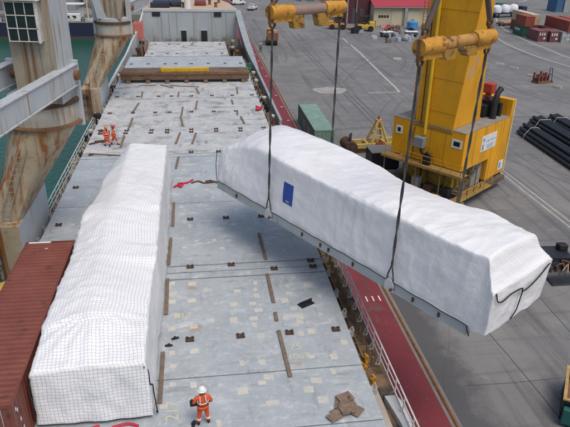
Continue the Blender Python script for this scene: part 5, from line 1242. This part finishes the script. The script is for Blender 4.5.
# blue tank, drums and bags in front of the sheds
bt_ = thing('water_tank', 'light blue plastic water tank standing before the cream shed', 'tank', (59.6, 164.5, Q))
b = MB(); b.lathe([(1.5, 0), (1.55, .3), (1.5, .32), (1.5, 1.6), (1.55, 1.65), (1.5, 1.95), (.6, 2.3), (.5, 2.4)], 24); b.build('tank', bluet, bt_, smooth=True)
b = MB(); b.lathe([(.35, 2.4), (.35, 2.5)], 14); b.build('cap', navy, bt_)
random.seed(21)
for k in range(7):
    o = MB(); o.lathe([(.42, 0), (.45, .06), (.42, .1), (.42, .5), (.45, .54), (.42, .58), (.42, 1.0), (.45, 1.04), (.4, 1.06)], 14); o = o.build('oil_drum', [M('drum_pale', (.4, .43, .47), (.3, .33, .37), 1), wht, navy][k % 3], smooth=True)
    o.location = (49.5+random.uniform(-2.5, 6), 148+random.uniform(-4, 4), Q+.001); tag(o, ['grey steel drum among the clutter before the sheds', 'white steel drum among the clutter before the sheds', 'dark blue steel drum among the clutter before the sheds'][k % 3], 'drum', ['grey drums before the sheds', 'white drums before the sheds', 'dark blue drums before the sheds'][k % 3])
def lumpy(name, label, cat, loc, s, mat, group=None, seed=1):
    b = MB(); b.lathe([(.7, 0), (1.0, .12), (1.08, .5), (1.0, .85), (.75, 1.08), (.3, 1.2), (.12, 1.22)], 22)
    b.v = [v*(1+.13*noise.noise(v*1.6+Vector((seed*7, 0, 0)))) for v in b.v]; b.v = [Vector((v.x*s[0], v.y*s[1], v.z*s[2])) for v in b.v]
    o = b.build(name, mat, smooth=True); o.location = loc; return tag(o, label, cat, group)
lumpy('covered_pump', 'pale grey covered machine among the clutter before the sheds', 'machine', (51.5, 145.5, Q), (1.2, 1.2, 1.0), M('cover_grey', (.3, .32, .37), (.22, .24, .28), 1, .7), None, 3)
for k, (x, y) in enumerate(((55.0, 152.0), (48.3, 151.5))):
    c = thing('site_cart', ('white topped cart among the drums before the sheds', 'dark cart with a pale lid near the forklifts')[k], 'cart', (x, y, Q), R(25*k-10))
    b = MB(); b.box(-1.6, 1.6, -.9, .9, .5, 1.1); b.build('body', M('cart_dark', (.07, .08, .09), (.1, .1, .11), 1), c, bevel=.05)
    b = MB(); b.box(-1.65, 1.65, -.95, .95, 1.1, 1.3); b.build('lid', wht, c, bevel=.04)
    for sx in (-1.1, 1.1):
        for sy in (-.8, .8): inst('wheel', wheel_mesh(.35, .22), c, (sx, sy, .35))
for k in range(4):
    o = MB(); o.box(-.6, .6, -.5, .5, .14, .9); o.box(-.6, .6, -.5, .5, .002, .12); o = o.build('crate', [wood, M('drum_pale', (.4, .43, .47)), navy, black_st][k], bevel=.03); o.location = (46+k*3.1, 142.5+(k*37 % 5), Q); o.rotation_euler.z = k*.5
    tag(o, ['brown wooden crate', 'pale grey crate', 'dark blue crate', 'black crate'][k] + ' in the clutter before the sheds', 'crate')
random.seed(5)
names = [('pallet', 'wooden pallet stack', wood), ('toolbox', 'dark steel toolbox', black_st), ('pump_unit', 'grey pump unit', M('drum_pale', (.4, .43, .47))), ('cable_reel', 'rusty cable reel', rust), ('tarp_heap', 'blue grey tarpaulin heap', M('cover_grey', (.3, .32, .37)))]
for k in range(20):
    nm, lb, mt = names[k % 5]; x, y = random.uniform(40.5, 63), random.uniform(148, 167); sx, sy, sz = random.uniform(.7, 1.8), random.uniform(.6, 1.3), random.uniform(.5, 1.5)
    if math.hypot(x-59.6, y-164.5) < 3 or abs(x-44.6) < 5 and abs(y-161.5) < 4.5: x, y = random.uniform(50, 57), random.uniform(153, 159)
    if nm == 'cable_reel': o = MB(); o.tube([(-.5, 0, .8), (.5, 0, .8)], .45, 14); o.tube([(-.56, 0, .8), (-.5, 0, .8)], .8, 18); o.tube([(.5, 0, .8), (.56, 0, .8)], .8, 18)
    elif nm == 'tarp_heap': o = MB(); o.lathe([(1.0, 0), (.95, .3), (.6, .7), (.1, .85)], 14); o.v = [v*(1+.2*noise.noise(v*1.5+Vector((k, 0, 0)))) for v in o.v]
    else:
        o = MB(); o.box(-sx/2, sx/2, -sy/2, sy/2, .1, sz); o.box(-sx/2, sx/2, -sy/2, -sy/2+.15, 0, .1); o.box(-sx/2, sx/2, sy/2-.15, sy/2, 0, .1); o.box(-sx*.2, sx*.2, -sy*.3, sy*.3, sz, sz+.2)
    o = o.build(nm, mt); o.location = (x, y, Q+.001); o.rotation_euler.z = random.uniform(0, 3)
    tag(o, lb + ' in the clutter between the forklifts and the sheds', nm.replace('_', ' '), lb + 's before the sheds')
lw_ = thing('far_shed', 'low mauve grey shed with a pale roof far beyond the spreader beam', 'shed', (56, 236, Q))
b = MB(); b.box(-16, 12, 0, 14, 0, 4.6); b.build('wall', M('mauve_wall', (.22, .19, .22), (.28, .25, .27), .3), lw_)
b = MB(); b.prism([(-16.4, -.5, 4.6), (12.4, -.5, 4.6), (12.4, 14.5, 6.2), (-16.4, 14.5, 6.2)], (0, 0, .01), (0, 0, .2)); b.build('roof', M('roof_grey_far', (.25, .25, .25), (.3, .3, .3), .3), lw_)
for k in range(5):
    b = MB(); b.box(-14+k*5.2, -11+k*5.2, -.1, -.004, .02, 3.4); b.build('door', M('door_far', (.12, .14, .16)), lw_)
# bulk bags on a flatbed
tr = thing('flatbed_trailer', 'dark blue flatbed trailer carrying white bulk bags by the road', 'trailer', (100.5, 191, Q), R(-72))
b = MB(); b.box(-1.3, 1.3, -6, 6, 1.1, 1.4); b.build('bed', navy, tr, bevel=.03)
for y in (-5, -3.8, 4): 
    for x in (-1.0, 1.0): inst('wheel', wheel_mesh(.5, .3), tr, (x, y, .5))
b = MB(); b.box(-1.25, 1.25, 6.2, 8.2, .7, 3.2); b.build('cab', navy, tr, bevel=.1)
for k in range(3):
    v = tr.matrix_basis @ Vector((0, -4.0+k*3.5, 1.4)); lumpy('bulk_bag', 'full white bulk bag standing on the dark flatbed trailer', 'bulk bag', v, (1.5, 1.5, 2.1), bag_w, 'white bulk bags on the trailer', k+2)
lt = thing('timber_cart', 'low cart with pale planks beside the flatbed trailer', 'cart', (91.5, 172, Q), R(-70))
b = MB(); b.box(-1, 1, -3.4, 3.4, .5, .8); b.build('bed', rust_dk, lt)
for k in range(4):
    b = MB(); b.box(-.9+k*.46, -.5+k*.46, -3+k*.3, 2.2+k*.3, .802, 1.4-k*.1); b.build('plank', M('pale_wood', (.5, .32, .2)), lt)
for y in (-2, 2):
    for x in (-.9, .9): inst('wheel', wheel_mesh(.4, .2), lt, (x, y, .4))

# ================================================================== THE SHIP ACROSS THE WATER
fs_ = thing('moored_vessel', 'dark blue hulled vessel with white deckhouse across the water', 'ship', (-70, 176, WZ))
b = MB(); b.prism([(-25, 170, 0), (-19, 174.5, 0), (-25, 179, 0), (-150, 180, 0), (-150, 170, 0)], (0, 0, WZ-.5), (0, 0, -5.4)); b.build('hull', hull_b, fs_, True, bevel=.1)
b = MB(); b.prism([(-25, 169.93, 0), (-19.2, 174.5, 0), (-25, 179, 0), (-150, 180.1, 0), (-150, 169.93, 0)], (0, 0, WZ-.4), (0, 0, WZ+.5)); b.build('boot_top', hull_r, fs_, True)
b = MB(); b.box(-149, -24, 170.5, 179.5, -5.395, -5.37); b.build('deck', M('deck_teal', (.18, .22, .21), (.26, .28, .27), .5, .7), fs_, True)
b = MB(); b.box(-149, -22, 169.9, 170.05, -5.4, -5.1); b.build('rubbing_strake', M('strake', (.3, .31, .3)), fs_, True)
for x0, x1, z1 in ((-110, -53.5, 2.6), (-47, -38.5, -1.2), (-37, -31, -3.4)):
    b = MB(); b.box(x0, x1, 172.2, 178.5, -5.3, z1); h_ = b.build('deckhouse', wht, fs_, True, bevel=.08)
    x = x0+.6
    while x < x1-.8:
        for zz in ([-3.4, -.6] if z1 > 0 else [-3.6 if z1 > -2 else -4.6]):
            b = MB(); b.box(x, x+1.0, 172.1, 172.19, zz, zz+.75); b.build('window', glass, h_, True)
        x += 1.7
b = MB(); b.box(-44, -36, 171.4, 172.0, -3.5, -3.3); b.box(-50, -30, 173, 177, -1.15, -1.0); b.build('awning', wht, fs_, True)
for x, h in ((-34.4, 6), (-29, 4), (-44, 5), (-58, 6)):
    b = MB(); b.tube([(x, 173, -5.3), (x, 173, h)], [.22, .12], 10); b.bar((x-1.2, 173, h*.4), (x+1.2, 173, h*.4), .12); b.build('mast', M('mast_cream', (.6, .56, .42), (.5, .45, .35), 1), fs_, True)
for k, x in enumerate((-27.5, -30.2, -33, -41, -50.5, -52.3)):
    b = MB(); b.lathe([(.5, 0), (.55, .6), (.4, 1.0), (.2, 1.3)], 12, (x, 171.6, -5.37)); b.build('deck_fitting', [wht, black, cream][k % 3], fs_, True, smooth=True)
b = MB()
for k in range(32): b.bar((-88+k*2, 170.4, -5.3), (-88+k*2, 170.4, -4.3), .07)
b.bar((-90, 170.4, -4.3), (-25, 170.4, -4.3), .07); b.bar((-90, 170.4, -4.8), (-25, 170.4, -4.8), .05); b.build('railing', wht, fs_, True)
b = MB(); b.box(-140, -112, 171, 179, -5.3, 1.5); b.build('cargo_house', M('cargo_dark', (.05, .06, .07), (.1, .1, .11), .5), fs_, True)
# opposite quay far behind
b = MB(); b.box(-400, -13, 196, 320, WZ-1, -6.4); tag(b.build('opposite_quay', conc), kind='structure')
for k, (x, y, w_, d_, h_, mt) in enumerate(((-60, 205, 44, 16, 9, M('shed_grey_blue', (.22, .25, .28), (.28, .30, .32), .2)), (-110, 208, 40, 16, 9, cream), (-27, 212, 16, 14, 8, M('shed_brown', (.2, .15, .13), (.26, .2, .17), .3)))):
    t_ = thing('warehouse', ('grey blue warehouse', 'cream warehouse', 'brown warehouse')[k] + ' on the opposite quay behind the dark vessel', 'warehouse', (x, y, -6.4))
    b = MB(); b.box(-w_/2, w_/2, 0, d_, 0, h_); b.build('wall', mt, t_)
    b = MB(); b.prism([(-w_/2-.4, -.5, h_), (-w_/2-.4, d_+.5, h_), (-w_/2-.4, d_/2, h_+3)], (0, 0, .01), (w_+.8, 0, .01)); b.build('roof', M('roof_grey_far', (.25, .25, .25), (.3, .3, .3), .3), t_)
    for j in range(int(w_/8)):
        b = MB(); b.box(-w_/2+2+j*8, -w_/2+6+j*8, -.12, -.004, .02, 4.4); b.build('door', M('door_far', (.12, .14, .16), (.16, .18, .2), .3), t_)

# ================================================================== PEOPLE
def skin_body(name, joints, edges, root, levels=2):
    me = bpy.data.meshes.new(name); me.from_pydata([j[0] for j in joints], edges, [])
    o = bpy.data.objects.new(name, me); COL.objects.link(o)
    md = o.modifiers.new('skin', 'SKIN'); md.use_smooth_shade = True; md.branch_smoothing = .5
    if not me.skin_vertices: bpy.context.view_layer.update()
    for i, j in enumerate(joints):
        r_ = j[1]; me.skin_vertices[0].data[i].radius = r_ if isinstance(r_, tuple) else (r_, r_); me.skin_vertices[0].data[i].use_root = (i == root)
    sb_ = o.modifiers.new('sub', 'SUBSURF'); sb_.levels = levels; sb_.render_levels = levels
    dg = bpy.context.evaluated_depsgraph_get(); m2_ = bpy.data.meshes.new_from_object(o.evaluated_get(dg)); bpy.data.objects.remove(o); m2_.name = name
    return m2_
def person(label, loc, rz, pose, helmet, scale=1.0, group=None, trousers=orange, vest=None):
    """faces local +Y. pose: dict with per-side elbow/wrist/knee/ankle positions"""
    p = thing('person', label, 'person', loc, rz, group)
    J = []; E = []
    def j(pos, r_): J.append((Vector(pos), r_)); return len(J)-1
    def e(a, b_): E.append((a, b_))
    ln = pose.get('lean', 0)
    pel = j((0, 0, .95), (.15, .11)); sp_ = j((0, ln*.4, 1.12), (.145, .105)); ch = j((0, ln, 1.33), (.17, .115)); nk = j((0, ln*1.1, 1.49), (.065, .062)); hd = j((0, ln*1.1+.02, 1.58), (.085, .095)); ht = j((0, ln*1.1+.02, 1.68), (.088, .1)); tp = j((0, ln*1.1+.01, 1.74), (.05, .06))
    for a, b_ in ((pel, sp_), (sp_, ch), (ch, nk), (nk, hd), (hd, ht), (ht, tp)): e(a, b_)
    hands = []
    for s_, k in ((-1, 'L'), (1, 'R')):
        sh = j((s_*.19, ln, 1.41), .078); el = j(pose['el'+k], .058); wr = j(pose['wr'+k], .04)
        e(ch, sh); e(sh, el); e(el, wr)
        d = (Vector(pose['wr'+k])-Vector(pose['el'+k])).normalized(); pm_ = j(Vector(pose['wr'+k])+d*.07, (.045, .028)); e(wr, pm_); hands.append((Vector(pose['wr'+k])+d*.09, d, s_))
        hp = j((s_*.095, 0, .9), .105); kn = j(pose['kn'+k], .075); an = j(pose['an'+k], .052); a0 = Vector(pose['an'+k])
        he = j(a0+Vector((0, -.02, -.045)), .05); to = j(a0+Vector((s_*.02, .17, -.05)), (.05, .038))
        e(pel, hp); e(hp, kn); e(kn, an); e(an, he); e(he, to)
    me = skin_body('body', J, E, pel)
    bm = bmesh.new(); bm.from_mesh(me)
    # fingers and thumb, rooted in the palm
    for base, d, s_ in hands:
        side_ = d.cross(Vector((0, 0, 1)));  side_ = side_.normalized() if side_.length > .2 else Vector((0, 1, 0)); nrm = side_.cross(d)
        for q, (off, ln_) in enumerate(((-.03, .065), (-.01, .08), (.012, .075), (.032, .055))):
            t_ = MB(); r0 = base+side_*off; t_.tube([r0-d*.02, r0+d*ln_*.5, r0+d*ln_*.85+nrm*.025], [.011, .0095, .007], 6)
            vv = [bm.verts.new(v) for v in t_.v]; [bm.faces.new([vv[i] for i in f]) for f in t_.f]
        t_ = MB(); r0 = base-d*.05+side_*-.035; t_.tube([r0, r0-side_*.03+d*.03, r0-side_*.04+d*.06], [.013, .011, .008], 6)
        vv = [bm.verts.new(v) for v in t_.v]; [bm.faces.new([vv[i] for i in f]) for f in t_.f]
    bm.to_mesh(me); bm.free()
    me.materials.clear()
    for m_ in (orange if not vest else vest, trousers, skin_m, black): me.materials.append(m_)
    wr_ = [Vector(pose['wrL']), Vector(pose['wrR'])]
    for f in me.polygons:
        c = f.center; k = 0
        if c.z > 1.475 and abs(c.x) < .13: k = 2
        elif min((c-w_).length for w_ in wr_) < .13 and min((c - w_).dot((w_-Vector(pose['el'+q_])).normalized()) for w_, q_ in zip(wr_, 'LR') if (c-w_).length < .2) > .0: k = 2
        elif c.z < .14 or (c.z < .2 and min((c-Vector(pose['an'+q_])).length for q_ in 'LR') < .1): k = 3
        elif c.z < .95 and abs(c.x) < .23: k = 1
        f.material_index = k; f.use_smooth = True
    bd = bpy.data.objects.new('body', me); COL.objects.link(bd); bd.parent = p
    hy = ln*1.1+.015
    b = MB(); b.lathe([(.155, 0), (.15, .02), (.125, .03), (.12, .08), (.09, .14), (.04, .165), (.01, .17)], 20, (0, hy, 1.68)); b.prism([(-.1, hy+.09, 0), (.1, hy+.09, 0), (.06, hy+.2, 0), (-.06, hy+.2, 0)], (0, 0, 1.68), (0, 0, 1.695)); b.build('helmet', helmet, p, smooth=True)
    b = MB(); b.lathe([(.098, 0), (.112, .06), (.112, .12)], 16, (0, hy-.02, 1.58)); b.v = [v for v in b.v]; b.build('hair', hair_m, p, smooth=True)
    # face: nose, mouth, eyes, ears
    b = MB(); b.prism([(-.016, hy+.095, 1.595), (.016, hy+.095, 1.595), (0, hy+.128, 1.6), (0, hy+.1, 1.645)], (0, 0, 0), (0, -.01, 0)); b.tube([(-.1, hy, 1.6), (-.118, hy-.01, 1.63)], .018, 6); b.tube([(.1, hy, 1.6), (.118, hy-.01, 1.63)], .018, 6); b.build('nose_and_ears', skin_m, p)
    b = MB(); b.box(-.045, -.02, hy+.098, hy+.108, 1.64, 1.652); b.box(.02, .045, hy+.098, hy+.108, 1.64, 1.652); b.box(-.026, .026, hy+.095, hy+.104, 1.56, 1.568); b.build('eyes_and_mouth', hair_m, p)
    # jacket skirt and reflective bands
    def band(z, rx, ry, h_, m_, nm, y0=0, x0=0):
        b = MB(); n_ = 24; vs = []
        for zz in (z, z+h_):
            for k in range(n_): vs.append((x0+rx*math.cos(2*math.pi*k/n_), y0+ry*math.sin(2*math.pi*k/n_), zz))
        b.add(vs, [(k, (k+1) % n_, n_+(k+1) % n_, n_+k) for k in range(n_)]); o_ = b.build(nm, m_, p, smooth=True)
        so_ = o_.modifiers.new('t', 'SOLIDIFY'); so_.thickness = .012; so_.offset = 1; return o_
    band(.84, .185, .15, .16, orange if not vest else vest, 'jacket_hem'); band(.985, .182, .145, .04, black, 'belt', ln*.2); band(1.12, .178, .138, .05, reflect, 'reflective_band', ln*.5)
    for s_ in (-1, 1):
        b = MB(); b.tube([(s_*.1, ln-.125, 1.12), (s_*.1, ln-.135, 1.3), (s_*.09, ln-.09, 1.45), (s_*.09, ln+.07, 1.45), (s_*.1, ln+.13, 1.3), (s_*.1, ln+.125, 1.12)], .016, 6); b.build('reflective_strap', reflect, p)
        for k in 'L' if s_ < 0 else 'R':
            kn, an = Vector(pose['kn'+k]), Vector(pose['an'+k]); c = kn.lerp(an, .5); b = MB(); d = (an-kn).normalized(); b.tube([c-d*.03, c+d*.03], .078, 14); b.build('reflective_band', reflect, p)
    p.scale = (scale*1.17, scale*1.17, scale)
    return p
stand = dict(elL=(-.30, -.02, 1.16), wrL=(-.28, .14, 1.0), elR=(.29, -.06, 1.17), wrR=(.25, .1, .98), knL=(-.13, .02, .5), anL=(-.17, -.02, .1), knR=(.13, .03, .5), anR=(.17, 0, .1))
pn = person('worker in orange overalls and white helmet standing alone on the near hatch', (-.38, 17.62, 0), R(8), stand, helmet_w, 1.0)
b = MB(); b.box(-.40, -.16, .10, .26, .86, 1.02); b.box(-.36, -.3, .14, .2, 1.02, 1.14); b.build('hand_radio', black, pn)
walk1 = dict(elL=(-.28, -.12, 1.17), wrL=(-.27, -.02, .95), elR=(.28, .06, 1.17), wrR=(.26, .22, 1.02), knL=(-.1, .12, .5), anL=(-.11, .1, .1), knR=(.1, -.02, .5), anR=(.12, -.18, .12))
walk2 = dict(elL=(-.28, .1, 1.17), wrL=(-.25, .26, 1.04), elR=(.28, -.14, 1.18), wrR=(.29, -.12, .94), knL=(-.1, -.05, .5), anL=(-.1, -.26, .13), knR=(.1, .16, .5), anR=(.1, .22, .1))
person('worker in bright orange overalls with dark helmet on the far hatch', (-8.28, 51.6, 0), R(-150), walk1, helmet_y, 1.02, None)
person('worker in red orange jacket striding beside the other on the far hatch', (-7.72, 51.95, 0), R(-70), walk2, M('helmet_red', (.45, .06, .05), (.38, .05, .04), 4, .3), 1.0, None, M('trouser_red', (.62, .10, .06), (.52, .08, .05), 6, .7))
person('dark clothed worker standing on the quay by the red kerb strip', (13.6, 131, Q), R(160), stand, helmet_w, 1.0, None, M('trouser_dark', (.03, .035, .04), (.05, .05, .06), 6, .7), M('jacket_dark', (.03, .05, .05), (.05, .06, .06), 6, .7))

# yellow banded drum squeezed between pedestal and container
yd = thing('banded_drum', 'black drum with yellow band between pedestal and brown container', 'drum', (-10.15, 27.2, 0))
b = MB(); b.lathe([(.42, 0), (.45, .1), (.42, .6), (.45, .75)], 18); b.build('barrel', black, yd, smooth=True)
b = MB(); b.lathe([(.47, .75), (.47, 1.0), (.3, 1.05)], 18); b.build('band', M('rim_yellow', (.6, .42, .06)), yd, smooth=True)
